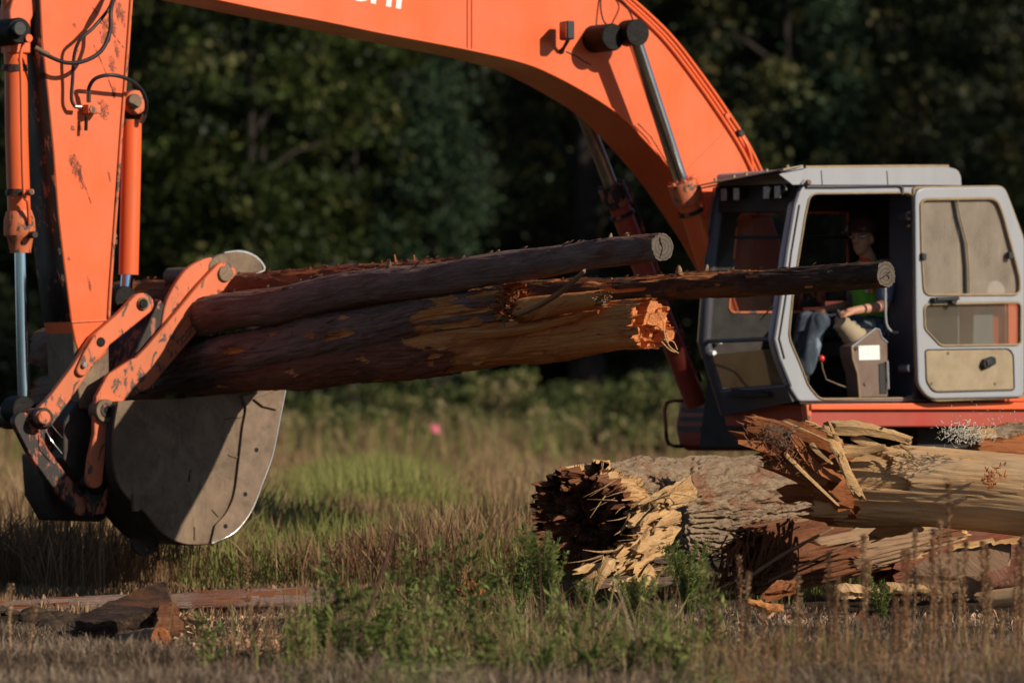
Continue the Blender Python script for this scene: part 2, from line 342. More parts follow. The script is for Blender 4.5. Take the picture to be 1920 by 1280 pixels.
# lamp on the boom
lamp = tube('boom_work_lamp', [P(1053,97,.25), P(1057,90,.30), P(1066,74,.36)], [.02, .012, .014], RUBBER, boom, 8)
lc = P(1063, 58, .40)
bm = bmesh.new(); add_box(bm, lc, F*.032, L*.07+F*.012, U*.066); bm_obj('lamp_housing', bm, RUBBER, lamp, 30, .01)
bm = bmesh.new(); add_box(bm, lc+F*.033, F*.003, L*.06+F*.012, U*.056); bm_obj('lamp_lens', bm, simple('red_lamp_lens', (.25,.05,.03), .3, spec=.6), lamp, 30)
tube('lamp_wire', spline([P(1062,97,.255), P(1078,104,.258), P(1092,113,.257), P(1108,122,.255)], 5), .003, RUBBER, boom, 6)
# --- boom lift cylinders
pa = disc('boom_cylinder_pin', 1150, 70, .50, .2, 26, GREASE, boom, 24, .012)
P_A, P_B = (1182, 62), (1442, 790)
def cyl_pt(t, off=0): return (P_A[0]+(P_B[0]-P_A[0])*t+off, P_A[1]+(P_B[1]-P_A[1])*t)
def lift(d, chr_, pm):
    a = P(1146, 66, bn) + L*(d*1.3-bn)
    foot = P(1395, 760, bn) + L*(d*.95-bn); ax = (foot-a).normalized(); ln = (foot-a).length
    bar = rod('boom_cylinder', a+ax*(ln*.40), foot, .078, pm, ex, 24)
    rod('cylinder_rod', a, a+ax*(ln*.405), .052, chr_, bar, 24)
    rod('cylinder_gland', a+ax*(ln*.395), a+ax*(ln*.45), .104, ORANGE_W if d > 0 else ORANGE_D, bar, 20)
    rod('gland_ring', a+ax*(ln*.47), a+ax*(ln*.48), .094, ORANGE_D, bar, 20)
    s = L*.0 - ax.cross(L)*0
    sd_ = ax.cross(L).normalized()
    pts = spline([a+ax*ln*.41-sd_*.07, a+ax*ln*.40-sd_*.125, a+ax*ln*.45-sd_*.13, a+ax*ln*.6-sd_*.115, a+ax*ln*.95-sd_*.11], 5)
    tube('cylinder_pipe', pts, .014, ORANGE if d > 0 else ORANGE_D, bar, 8)
    for k in range(6):
        an = k*math.pi/3+.3; c = a+ax*(ln*.395)+(L*math.cos(an)+sd_*math.sin(an))*.083
        rod('gland_bolt', c-ax*.018, c, .013, ORANGE_W if d > 0 else ORANGE_D, bar, 6)
    rod('rod_eye', a-L*.07, a+L*.07, .095, GREASE, bar, 20)
    return bar
lift(.40, CHROME_N, ORANGE); lift(-.37, CHROME_D, RED)  # far barrel's shade under the boom is put into its red colour
disc('pin_cap', 1183, 62, .545, .50, 18, GREASE, boom, 18, .008)
tube('grease_hose', spline([P(1128,-20,.26), P(1126,10,.27), P(1130,35,.3), P(1138,48,.33)], 5), .006, RUBBER, boom, 6)
tube('grease_hose', spline([P(1155,-10,.27), P(1172,8,.30), P(1183,28,.42), P(1188,42,.45)], 5), .006, RUBBER, boom, 6)
# --- stick
sl = [(60,-160),(75,0),(79,78),(90,180),(100,281),(109,400),(120,494),(134,603),(141,640),(150,668),(166,676),(186,676),(200,660),(203,603),(208,520),(217,400),(228,240),(237,125),(246,0),(262,-200),(200,-330),(110,-320)]
stick = prism('stick', sl, .2, -.2, ORANGE, ex, .01, 40)
def sline(pts, d, rr, name='plate_weld', mat=ORANGE, par=stick): return tube(name, spline([P(x, y, d) for x, y in pts], 4), rr, mat, par, 8)
sline([(246,0),(237,125),(228,240),(217,400),(208,520),(203,603)], .205, .012, 'edge_flange', ORANGE_W)
sline([(134,604),(168,602),(200,600)], .203, .008, 'plate_weld', ORANGE_W)
front_m = paint('streaked_shade_paint', (.30, .05, .03), (.012, .01, .009), .5, .8, .40)  # streaky dark colour holding the shade of the stick's front face
fr = [P(x, y, .196)+F*.004 for x, y in [(63,-120),(75,0),(79,78),(90,180),(100,281),(109,400),(120,494),(134,603)]]
bm = bmesh.new(); vs = [[bm.verts.new(p), bm.verts.new(p-L*.39)] for p in fr]
for a, b in zip(vs, vs[1:]): bm.faces.new((a[0], a[1], b[1], b[0]))
o = bm_obj('front_shade_sheet', bm, front_m, stick, 40); sdm = o.modifiers.new('t', 'SOLIDIFY'); sdm.thickness = .004
prism('stick_boss', [(136,606),(204,604),(205,690),(203,735),(178,770),(152,765),(140,700)], .19, -.19, STEEL, stick, .01)
def stain_mat():
    m, nt, b, o = new_mat('scuffed_grease'); b.inputs['Base Color'].default_value = (.05, .03, .024, 1); b.inputs['Roughness'].default_value = .6
    n = tex(nt, 55, 8, .8, (1, 1, .45), dist=1.5); tr = nd(nt, 'ShaderNodeBsdfTransparent'); mx = nd(nt, 'ShaderNodeMixShader')
    nt.links.new(ramp(nt, n, [(.46, g(0)), (.56, g(.85))]), mx.inputs[0]); nt.links.new(tr.outputs[0], mx.inputs[1]); nt.links.new(b.outputs[0], mx.inputs[2]); nt.links.new(mx.outputs[0], o.inputs[0]); return m
stain = stain_mat()
def blot(par, cx, cy, d, w, h, seed, n=26, spikes=.5):
    rnd = random.Random(seed); pts = []
    for i in range(n):
        a = 2*math.pi*i/n; k = .45+.55*rnd.random()*(1 if rnd.random() > spikes else .55)
        pts.append((cx+w*k*math.cos(a)+h*.12*math.sin(a), cy+h*k*math.sin(a)))
    bm = bmesh.new(); vs = [bm.verts.new(P(x, y, d)) for x, y in pts]; f = bm.faces.new(vs); bmesh.ops.triangulate(bm, faces=[f])
    return bm_obj('grease_mark', bm, stain, par, 0)
for i, (x, y, w, h) in enumerate([(143,312,9,22),(150,330,5,30),(134,300,6,10),(196,206,9,22),(188,200,5,12),(168,532,3,20),(197,70,10,16),(213,50,6,22),(220,96,5,22),(200,44,12,14),(210,120,7,18),(222,20,6,20),(140,48,3,5),(130,485,3,4),(205,330,2,16),(145,95,3,3),(112,470,3,8),(118,520,3,10),(214,170,5,14),(230,30,5,30),(136,240,5,7),(150,240,4,6)]):
    blot(stick, x, y, .203, w*1.35, h*1.25, i)
for i, (pts) in enumerate([[(172,12),(205,55),(232,90)],[(176,85),(196,130),(215,180)],[(148,318),(160,350),(171,382)],[(160,355),(152,338),(146,320)]]):
    sline(pts, .202, .0035, 'scratch_line', stain)
# valve block and hoses on the stick
vb = disc('valve_block', 176, 205, .30, .2, 9, ORANGE_W, stick, 8)
bm = bmesh.new(); add_box(bm, P(172,205,.25), F*.05, L*.04, U*.03); bm_obj('valve_body', bm, ORANGE_W, vb, 30, .006)
tube('valve_stem', [P(162,218,.26), P(161,245,.26)], .012, GREASE, vb, 10)
tube('valve_fitting', [P(140,200,.27), P(152,201,.27)], .014, SHINY, vb, 10)
def hose(pts, r=.014, mat=RUBBER, par=stick, name='hydraulic_hose'): return tube(name, spline([P(*p) for p in pts], 8), r, mat, par, 10)
hose([(215,-20,.28),(205,15,.32),(175,52,.34),(150,75,.33),(139,105,.30),(136,150,.28),(134,185,.27),(140,200,.27)], .012)
hose([(218,-20,.30),(208,20,.40),(206,60,.42),(190,95,.42),(160,114,.40),(125,118,.36),(90,105,.30),(68,92,.25)], .0145)
hose([(166,190,.27),(167,165,.30),(180,147,.36),(208,141,.40),(238,148,.38),(262,165,.30),(274,190,.22),(272,215,.15),(265,228,.12)], .0135)
tube('hose_fitting', [P(166,192,.27), P(166,170,.29)], .017, SHINY, stick, 10)
tube('hose_fitting', [P(271,216,.15), P(264,230,.12)], .018, SHINY, stick, 10)
tube('hose_fitting', [P(92,104,.30), P(66,90,.25)], .018, STEEL, stick, 10)
# --- bucket cylinder in front of the stick
bar = tube('bucket_cylinder', [P(22,-40,.05), P(27,70,.05), P(30,130,.05), P(31,250,.05), P(36,405,.05)], .078, ORANGE, ex, 28)
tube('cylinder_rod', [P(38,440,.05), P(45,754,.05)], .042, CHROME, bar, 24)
tube('cylinder_gland', [P(35,395,.05), P(36,412,.05), P(37,440,.05), P(38,446,.05), P(38,474,.05)], [.086,.105,.108,.088,.07], ORANGE_W, bar, 24)
for y in (122, 355): tube('pipe_band', [P(28 if y < 200 else 34, y, .05), P(28 if y < 200 else 34, y+12, .05)], .086, ORANGE_D, bar, 24)
tube('cylinder_pipe', spline([P(44,80,.2), P(38,110,.2), P(40,150,.2), P(44,350,.2), P(52,378,.2), P(55,420,.17)], 6), .013, ORANGE, bar, 8)
disc('pipe_fitting', 55, 72, .3, .2, 8, ORANGE, bar, 10); disc('pipe_bolt', 60, 360, .26, .15, 6, ORANGE_W, bar, 8); disc('pipe_bolt', 66, 440, .22, .1, 7, ORANGE_D, bar, 8)
disc('cylinder_pin', 37, 58, .28, -.2, 25, GREASE, bar, 24, .012); disc('pin_cap', 38, 54, .33, .27, 14, RUBBER, bar, 20, .008)
prism('cylinder_bracket', [(22,100),(18,20),(40,-60),(100,-120),(100,-40),(76,0),(58,40),(58,100)], .14, -.02, ORANGE, stick, .01)
# --- thumb cylinder behind the stick
tb = tube('thumb_cylinder', [P(247,225,.02), P(246,300,.02), P(241,515,.02)], .068, ORANGE, ex, 24)
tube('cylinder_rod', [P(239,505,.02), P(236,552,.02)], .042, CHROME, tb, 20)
disc('cylinder_eye', 256, 192, .1, -.06, 23, ORANGE_W, tb, 22, .01); disc('eye_pin', 254, 190, .14, .02, 14, STEEL, tb, 18, .006)
disc('rod_eye', 236, 560, .1, -.06, 24, GREASE, tb, 20, .01)
prism('thumb_bracket', [(230,150),(262,175),(262,205),(232,235)], .05, -.05, GREASE, stick, .006)
letters('scratched_number', '25', 219, 459, .09, 16, 1.55, STEEL, tb, bold=.01)
# --- link from thumb cylinder to bucket
def strap(name, pts, wpx, d0, d1, mat, par):
    left, right = [], []
    q = [Vector((x, y)) for x, y in pts]
    for i, p in enumerate(q):
        t = (q[min(i+1, len(q)-1)]-q[max(i-1, 0)]).normalized(); n = Vector((-t.y, t.x)); w = wpx[i] if isinstance(wpx, list) else wpx
        left.append(p+n*w); right.append(p-n*w)
    def cap(c, t, w, a0):
        return [(c.x+w*math.cos(a0+k*math.pi/8), c.y+w*math.sin(a0+k*math.pi/8)) for k in range(1, 8)]
    te = (q[-1]-q[-2]).normalized(); ts = (q[1]-q[0]).normalized()
    w0 = wpx[0] if isinstance(wpx, list) else wpx; w1 = wpx[-1] if isinstance(wpx, list) else wpx
    ae = math.atan2(te.x, -te.y); as_ = math.atan2(-ts.x, ts.y)
    ring = [tuple(v) for v in left]+[(q[-1].x+w1*math.cos(ae-k*math.pi/8), q[-1].y+w1*math.sin(ae-k*math.pi/8)) for k in range(1, 8)] + [tuple(v) for v in right[::-1]] + [(q[0].x+w0*math.cos(as_-k*math.pi/8), q[0].y+w0*math.sin(as_-k*math.pi/8)) for k in range(1, 8)]
    return prism(name, ring, d0, d1, mat, par, .008, 40)
lk = strap('bucket_link', [(268,570),(232,603),(187,640),(150,695),(112,748),(84,782)], [21,18,17,16,17,20], .28, .22, ORANGE_W, ex)
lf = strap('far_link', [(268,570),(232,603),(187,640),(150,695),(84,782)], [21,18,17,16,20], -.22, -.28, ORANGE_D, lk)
disc('link_pin', 270, 569, .30, -.3, 12, STEEL, lk, 18); disc('pin_bore', 270, 569, .31, .29, 9, GREASE, lk, 16)
kp = strap('pin_keeper', [(190,641),(170,668),(155,694)], [17,14,11], .31, .283, ORANGE_W, lk)
disc('keeper_hole', 190, 641, .318, .30, 9, GREASE, lk, 16); disc('keeper_bolt', 160, 684, .335, .30, 6, SHINY, lk, 6)
disc('link_pin', 84, 783, .34, -.38, 19, ORANGE_D, lk, 20, .01); disc('pin_face', 84, 783, .37, .33, 13, ORANGE_W, lk, 20, .008)
disc('pin_tube', 84, 783, .22, -.34, 22, GREASE, lk, 20, .01)
disc('rod_eye', 46, 768, .12, -.06, 26, GREASE, bar, 20, .01)
tube('grease_hose', spline([P(92,790,.3), P(104,806,.33), P(118,822,.33)], 4), .004, SHINY, lk, 6)
tube('grease_hose', spline([P(86,806,.3), P(97,826,.34), P(116,850,.34)], 4), .004, SHINY, lk, 6)
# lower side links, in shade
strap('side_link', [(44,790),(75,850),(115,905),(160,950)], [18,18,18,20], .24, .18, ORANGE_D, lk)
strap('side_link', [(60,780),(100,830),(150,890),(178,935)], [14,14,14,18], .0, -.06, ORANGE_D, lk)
# --- thumb: three curved tines and the near arm
def tine(name, d0, d1, mat, tip_mat):
    tip = curve2d([(400,520),(391,505),(393,492),(404,481),(425,474),(450,472),(473,479),(487,490),(494,503)], 4)+[(490,508),(480,511),(469,514),(460,512),(450,517),(441,520),(437,526)]
    return tip
th = strap('thumb', [(422,513),(396,548),(352,602),(296,668),(262,706),(232,722)], [22,27,27,27,29,26], .38, .33, ORANGE_W, ex)
strap('thumb_elbow', [(262,700),(222,722),(203,752),(197,778),(193,815),(182,862),(178,900)], [30,28,24,20,16,15,15], .379, .331, ORANGE_W, th)
disc('thumb_pin', 424, 513, .40, -.38, 15, STEEL, th, 22, .006)
disc('thumb_boss', 200, 770, .42, .3, 22, STEEL, th, 24, .006); disc('boss_bore', 201, 769, .425, .40, 14, ORANGE_D, th, 20); disc('boss_pin', 203, 768, .43, .41, 8, GREASE, th, 16)
disc('thumb_cross_tube', 276, 724, .372, -.33, 14, ORANGE_D, th, 18)
for k, d in enumerate((.32, .02, -.28)):
    ring = tine('t', d, d-.05, None, None)
    prism('thumb_claw', ring, d, d-.06, STEEL, th, .008, 40)
    arm = [(398,482),(380,487),(350,505),(325,540),(308,580),(300,640),(318,640),(325,600),(345,560),(365,540),(400,524)]
    prism('claw_arm', curve2d(arm[:6], 3)+curve2d(arm[6:], 3), d-.004, d-.056, ORANGE_W, th, .008, 40)
    tube('claw_wear_edge', spline([P(x, y, d-.03) for x, y in [(420,474),(450,471),(473,478),(487,489),(495,502),(490,509),(472,513)]], 3), .012, SHINY, th, 6)
prism('thumb_back_plate', [(300,560),(312,575),(300,660),(262,700),(240,700),(262,640)], .30, -.32, ORANGE_D, th, .01)
# name plate outline welded to the arm
np_pts = [(352,590),(373,607),(338,648),(322,633),(352,590)]
tube('plate_bead', [P(x, y, .384) for x, y in np_pts], .004, STEEL, th, 6)
for i in range(7):
    x, y = 335+i*4.2, 634-i*5.0
    tube('weld_letter', [P(x-1, y+6-(i % 2)*3, .383), P(x+5, y+(i % 3), .383), P(x+6-(i % 2)*5, y+8, .383)], .0035, STEEL, th, 5)
for i, (x, y, w, h) in enumerate([(404,560,9,7),(412,548,6,8),(390,588,8,7),(330,660,3,6),(246,742,5,2),(365,575,3,5)]):
    blot(th, x, y, .3815, w, h, 50+i)
# --- bucket
near = curve2d([(222,752),(214,800),(212,860),(222,905),(244,936),(272,960),(296,990),(322,1010),(352,1020),(396,1018),(440,996),(472,955),(494,900),(512,850),(526,780),(538,722)], 4)
inner = near+[(520,722),(430,738),(330,748),(250,750)]
bk = plate('bucket', [inner], .52, .49, STEEL, ex, .006)
plate('far_side_plate', [inner], -.10, -.13, STEEL, bk, .006)
bm = bmesh.new(); pr = [P(x, y, .49) for x, y in curve2d([(222,752),(214,800),(212,860),(222,905),(244,937),(272,962),(297,992),(322,1012),(352,1022),(396,1018),(440,994),(472,953),(494,898),(505,865)], 4)]
vs = [[bm.verts.new(p-L*t) for t in (0, .2, .4, .59)] for p in pr]
for a, b in zip(vs, vs[1:]):
    for j in range(3): bm.faces.new((a[j], a[j+1], b[j+1], b[j]))
sh = bm_obj('bucket_shell', bm, DARK_STEEL, bk, 60); m_ = sh.modifiers.new('t', 'SOLIDIFY'); m_.thickness = .02
# wear strip along the edge, lip bead, ears
strip_o = curve2d([(536,724),(525,782),(511,852),(493,902),(471,957),(439,998),(396,1018)], 5)
strip_i = curve2d([(404,984),(424,962),(440,925),(449,860),(456,800),(462,765),(455,742)], 5)
ws = plate('side_wear_plate', [strip_o+strip_i], .545, .521, simple('scuffed_plate', (.185,.128,.088), .6, .15, .35, 9, bmp=.25), bk, .003)
tube('worn_edge', [P(x, y, .528) for x, y in strip_o], .010, SHINY, bk, 8)
tube('worn_edge', [P(x, y, .51) for x, y in curve2d([(258,950),(274,962),(296,990),(322,1009),(352,1020)], 4)], .005, SHINY, bk, 8)
for x, y in ((481,843),(460,926),(423,986),(524,728)): disc('bolt_hole', x, y, .5465, .54, 4.5, GREASE, ws, 10, 0)
disc('side_cutter_bolt', 503, 750, .551, .54, 5, STEEL, ws, 12, .002)
prism('lip_tab', [(476,748),(528,728),(520,768),(503,764),(494,762)], .565, .546, STEEL, bk, .004)
rib = [(463,768),(457,830),(450,900),(440,930)]
tube('stiffener_edge', [P(x, y, .523) for x, y in curve2d(rib, 4)], .006, GREASE, bk, 6)
for a, b in (((358,880),(354,902)), ((365,987),(365,1012)), ((428,852),(446,858)), ((398,955),(410,968))): tube('weld_bead', [P(*a, .523), P(*b, .523)], .006, ORANGE_D if a[0]==358 else STEEL, bk, 6)
tube('weld_crack', [P(x, y, .522) for x, y in ((420,786),(436,783),(448,784),(462,778))], .002, GREASE, bk, 6)
plate('hinge_ear', [[(196,740),(232,742),(224,800),(214,860),(204,930),(196,962),(172,966),(162,930),(168,880),(182,820)]], .30, .26, ORANGE_D, bk, .006)
plate('hinge_ear', [[(196,740),(232,742),(224,800),(214,860),(204,930),(196,962),(172,966),(162,930),(168,880),(182,820)]], -.16, -.20, ORANGE_D, bk, .006)
plate('lifting_eye', [round_poly([(246,1008),(300,1012),(296,1030),(284,1041),(262,1041),(250,1028)], 8), [(278+5*math.cos(a), 1030+5*math.sin(a)) for a in [k*math.pi/5 for k in range(10)]]], .30, .26, DARK_STEEL, bk, .004)
disc('hinge_boss', 183, 905, .33, .22, 22, GREASE, bk, 20, .01)
tube('cross_tube', [P(200,770,.3), P(200,770,-.4)], .075, GREASE, bk, 20)
prism('coupler_block', [(80,850),(150,862),(205,930),(200,972),(188,978),(112,976),(86,930)], -.10, -.42, DARK_STEEL, bk, .02)
prism('linkage_block', [(150,745),(196,748),(196,860),(150,900),(118,860),(120,790)], .16, -.34, DARK_STEEL, bk, .01)
plate('bucket_back_lug', [[(262,925),(262,958),(252,958),(250,925)]], .54, .50, STEEL, bk, .003)
# --- upper structure
DOFF = 0.0
deck = prism('upper_deck', [(1516,757),(2150,751),(2150,800),(1522,800)], 1.25, .2, RED, ex, .01)
prism('deck_rail', [(1521,757),(2150,752),(2150,767),(1540,768),(1521,768)], 1.29, 1.253, ORANGE, deck, .006)
prism('deck_corner', [(1512,758),(1522,758),(1522,800),(1516,800)], 1.27, 1.2, ORANGE_W, deck, .006)
prism('deck_keel', [(1720,800),(2150,800),(2150,850),(1720,850)], 1.0, -1.0, DARK, deck, .01)
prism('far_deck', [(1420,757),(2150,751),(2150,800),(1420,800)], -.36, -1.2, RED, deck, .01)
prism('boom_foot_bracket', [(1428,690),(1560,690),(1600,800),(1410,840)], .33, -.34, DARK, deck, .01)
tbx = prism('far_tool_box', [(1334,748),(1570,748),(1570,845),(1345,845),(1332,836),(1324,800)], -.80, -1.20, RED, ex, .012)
for y in (764, 781, 799):
    a = P(1334-(y-748)*.192, y, -.80)-L*.05+F*.008; b = a-L*.30
    bm = bmesh.new(); add_prism(bm, [a, b, b-U*.036, a-U*.036], F*.006); bm_obj('louvre', bm, RUBBER, tbx, 30)
def hand_rail(pts, d, name, par, r=.014, mat=RED): return tube(name, spline([P(x, y, d) for x, y in pts], 4), r, mat, par, 10)
tube('handrail', [P(1310,751,-1.18), P(1262,751,-1.18), P(1250,755,-1.18), P(1246,768,-1.18), P(1250,822,-1.18), P(1254,832,-1.18), P(1264,836,-1.18), P(1310,837,-1.18)], .014, ORANGE_D, tbx, 10)
hood = prism('engine_hood', round_poly([(1830,560),(1905,556),(2300,556),(2300,752),(1815,752)], [40,5,5,1,1]), 1.24, -1.2, ORANGE, ex, .02, 50)
prism('counterweight', [(2300,520),(2420,560),(2420,840),(2300,840)], 1.3, -1.3, ORANGE, ex, .03)
prism('hood_panel', round_poly([(1826,582),(1862,572),(1866,752),(1822,752)], 6), 1.26, 1.243, GREY, hood, .004)
# --- cab
cabw = 1.25; cf = .24
f_near = [(1500,345),(1487,384),(1472,473),(1461,560),(1449,635),(1459,672),(1480,724),(1492,748)]
f_far = [(1352,352),(1347,384),(1336,473),(1328,560),(1322,640),(1330,672),(1350,735),(1362,775)]
outer = round_poly([(1507,347),(1690,345),(1716,345),(1800,345),(1800,752),(1498,752),(1480,724),(1459,672),(1449,635),(1461,560),(1472,473),(1487,384)], [4,2,2,10,2,6,14,14,14,4,4,4])
opening = round_poly([(1521,364),(1711,362),(1712,470),(1713,745),(1538,746),(1518,722),(1502,680),(1481,632),(1488,560),(1498,492),(1512,405)], [14,12,1,12,10,10,14,14,3,3,3])
cab = plate('cab', [outer, opening], cabw, cabw-.07, GREY, ex, .012)
def ringtube(name, pts, d, r, mat, par, closed=True):
    q = [P(x, y, d) for x, y in pts]
    if closed: q = q+[q[0]]
    return tube(name, q, r, mat, par, 6)
ringtube('door_seal', round_poly([(1519,363),(1711,361),(1712,470),(1713,746),(1537,748),(1516,723),(1500,681),(1479,632),(1486,560),(1496,492),(1510,405)], [14,12,1,12,10,10,14,14,3,3,3]), cabw+.004, .007, SEAL, cab)
tube('drip_rail', [P(x, y, cabw+.01) for x, y in ((1512,350),(1560,350),(1686,348),(1692,352),(1692,366))], .012, NAVY, cab, 8)
tube('pillar_trim', [P(x+2, y, cabw+.0) for x, y in f_near[:7]], .013, NAVY, cab, 8)
tube('pillar_trim', [P(x+12, y, cabw+.005) for x, y in f_near[1:6]], .006, RUBBER, cab, 8)
prism('rear_jamb', [(1713,352),(1724,350),(1724,750),(1714,748)], cabw+.02, cabw-.28, NAVY, cab, .01)  # jamb faces away from the sun; its shade is in the dark colour
hg = disc('hinge', 1706, 405, 1.33, 1.22, 8, NAVY, cab, 10); disc('hinge', 1707, 690, 1.33, 1.22, 8, NAVY, cab, 10)
for y in (398, 410, 423): disc('hinge_bolt', 1706, y, 1.345, 1.32, 3, SHINY, cab, 8, 0)
# roof
roof = prism('cab_roof', round_poly([(1503,319),(1512,315),(1778,313),(1796,318),(1802,330),(1803,348),(1690,347),(1504,347)], [4,8,14,12,8,1,1,1]), cabw+.03, cf, GREY, cab, .025, 50)
tube('roof_dust_edge', [P(x, y-1, cabw-.02) for x, y in ((1510,315),(1600,314),(1700,313),(1778,313))], .012, SEAL, cab, 8)
for x in (1540, 1663): tube('roof_seam', [P(x, 320, cabw+.033), P(x+2, 346, cabw+.033)], .0025, RUBBER, cab, 5)
tube('roof_bracket', [P(1503,345,cabw+.05), P(1508,340,cabw+.06), P(1519,342,cabw+.06)], .014, GREY, cab, 8); disc('roof_bolt', 1518, 342, cabw+.10, cabw, 5, STEEL, cab, 10)
# far side wall with window, back wall, floor, ceiling
fw_out = [(1356,355),(1660,352),(1660,770),(1362,775),(1350,735),(1330,672),(1322,640),(1328,560),(1336,473),(1347,384)]
fw_win = round_poly([(1384,400),(1590,398),(1590,584),(1366,586)], [16,6,6,14])
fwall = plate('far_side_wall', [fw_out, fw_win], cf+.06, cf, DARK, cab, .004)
plate('far_window', [fw_win], cf+.035, cf+.03, GLASS_CLEAR, cab, .0005)
tube('window_bar', [P(1378,445,cf+.07), P(1590,445,cf+.07)], .012, RUBBER, cab, 8)
ringtube('far_window_trim', fw_win, cf+.062, .01, ORANGE_W, cab)
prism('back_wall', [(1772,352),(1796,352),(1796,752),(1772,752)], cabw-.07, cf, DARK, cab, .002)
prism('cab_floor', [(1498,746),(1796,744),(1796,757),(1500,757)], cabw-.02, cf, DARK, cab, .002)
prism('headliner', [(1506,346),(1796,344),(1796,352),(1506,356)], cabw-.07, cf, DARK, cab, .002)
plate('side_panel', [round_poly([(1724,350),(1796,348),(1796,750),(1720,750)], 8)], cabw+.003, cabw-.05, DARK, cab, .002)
# front
def band(name, a, b, c, d_, mat, th=.03): return slab(name, [a, b, c, d_], th, mat, cab, .006)
Nn = [P(x, y, cabw-.03) for x, y in f_near]; Nf = [P(x, y, cf+.03) for x, y in f_far]
band('front_header', Nn[0], Nf[0], Nf[1]+U*(-.06), Nn[1]+U*(-.06), DARK)
band('front_sill', Nn[6], Nf[6], Nf[7]-U*.01, Nn[7]-U*.01, NAVY)
tube('far_pillar', Nf, .045, NAVY, cab, 8); tube('far_pillar_trim', [p+F*.05-L*.02 for p in Nf[:6]], .006, SEAL, cab, 6)
tube('front_sill_rail', [Nn[6]+F*.01, Nf[6]+F*.01], .022, NAVY, cab, 8)
def between(t): return
w1 = slab('windscreen', [Nn[1]-U*.06, Nf[1]-U*.06, Nf[4], Nn[4]], .004, glass('windscreen_glass', .015, (.25,.22,.18), (.86,.88,.87), spec=.12), cab, 0)
w2 = slab('lower_windscreen', [Nn[5]*.96+Nf[5]*.04+U*.07, Nf[5]*.95+Nn[5]*.05+U*.03, Nf[6]*.95+Nn[6]*.05+U*.03, Nn[6]*.96+Nf[6]*.04+U*.01], .004, GLASS_FRONT, cab, 0)
tube('windscreen_bar', [Nn[4]*.97+Nf[4]*.03, Nf[4]], .016, NAVY, cab, 8)
tube('wiper', [P(1430,600,.9)+F*.02, P(1452,575,1.2)+F*.02], .006, SEAL, cab, 6)
tube('wiper_arm', spline([P(1362,680,.35)+F*.06, P(1398,688,.6)+F*.03, P(1425,705,.75), P(1450,735,.9)], 4), .008, RUBBER, cab, 6)
ml = disc('mirror_knob', 1352, 640, .36, .26, 5, WHITE, cab, 10); disc('mirror_knob', 1340, 662, .36, .26, 5, WHITE, cab, 10)
# visor with four lamps under it
v0, v1 = P(1506,312,cabw+.05), P(1352,340,cf-.02)
vq = [v0, v1, v1+F*.25-U*.05, v0+F*.17-U*.03]
vis = slab('sun_visor', vq, .01, BEIGE, cab, 0)
bm = bmesh.new(); add_prism(bm, [p-U*.014 for p in vq], -U*.008); bm_obj('visor_underside', bm, DARK, vis, 30)
prism('visor_bracket', [(1461,327),(1507,312),(1503,346),(1487,347)], cabw+.05, cabw+.035, GREY, vis, .003)
for t in (.05, .3, .55, .7, .93): disc('visor_bolt', 0, 0, 0, 0, 0, SHINY, vis) if 0 else rod('visor_bolt', v0.lerp(v1, t)+F*.1-U*.02, v0.lerp(v1, t)+F*.1+U*.012, .012, SEAL, vis, 8)
LENS = simple('lamp_lens', (.22, .20, .21), .25, spec=.7, var=.5, scale=70)
for t in (.10, .24, .62, .78):
    c = Nn[0].lerp(Nf[0], t)+F*.07-U*.045
    h_ = rod('cab_work_lamp', c, c+F*.05-U*.01, .045, PLASTIC, vis, 14)
    bm = bmesh.new(); add_box(bm, c+F*.055-U*.012, F*.004, L*.036, U*.045); bm_obj('lamp_lens', bm, LENS, vis, 30, .01)
# --- open door, folded back against the cab side
dd = 1.40
d_out = round_poly([(1716,352),(1884,350),(1893,372),(1921,450),(1921,744),(1742,748),(1722,722),(1718,600)], [22,12,20,10,12,24,12,4])
w_up = round_poly([(1726,374),(1868,372),(1880,400),(1912,520),(1912,552),(1733,553),(1728,470)], [14,14,16,14,12,14,2])
w_lo = round_poly([(1733,570),(1925,566),(1925,646),(1764,648),(1734,616)], [12,4,4,8,8])
door = plate('cab_door', [d_out, w_up, round_poly([(1733,570),(1914,567),(1914,646),(1764,648),(1734,616)], [12,10,8,8,8])], dd, dd-.045, GREY, ex, .012)
ringtube('window_seal', w_up, dd+.004, .0095, SEAL, door); ringtube('window_seal', round_poly([(1733,570),(1914,567),(1914,646),(1764,648),(1734,616)], [12,10,8,8,8]), dd+.004, .0085, SEAL, door)
ringtube('door_edge_seal', round_poly([(1713,355),(1718,352),(1880,350),(1890,372),(1919,450),(1922,744),(1744,751),(1718,722),(1714,600)], [6,16,12,20,10,12,24,12,4]), dd-.03, .010, SEAL, door)
plate('upper_window', [w_up], dd-.02, dd-.026, GLASS_DUSTY, door, .0005)
plate('lower_window', [w_lo], dd-.02, dd-.026, GLASS_LOW, door, .0005)
tube('window_divider', [P(x, y, dd-.005) for x, y in ((1788,374),(1793,405),(1806,455),(1810,500),(1811,552))], .010, RUBBER, door, 8)
tube('divider_trim', [P(x+7, y, dd-.002) for x, y in ((1788,374),(1793,405),(1806,455),(1810,500),(1811,552))], .006, SEAL, door, 8)
prism('window_catch', [(1730,474),(1738,476),(1737,488),(1730,486)], dd+.03, dd-.01, RUBBER, door, .003); prism('window_catch', [(1893,472),(1901,474),(1900,486),(1892,484)], dd+.03, dd-.01, RUBBER, door, .003)
bb = prism('battery_box', round_poly([(1700,500),(1782,498),(1784,560),(1700,562)], 4), 1.12, .6, ORANGE, ex, .01)
disc('air_cleaner', 1765, 548, 1.18, .7, 30, GREY, bb, 28, .01); disc('air_cleaner', 1868, 548, 1.0, .7, 22, GREY, bb, 24, .01)
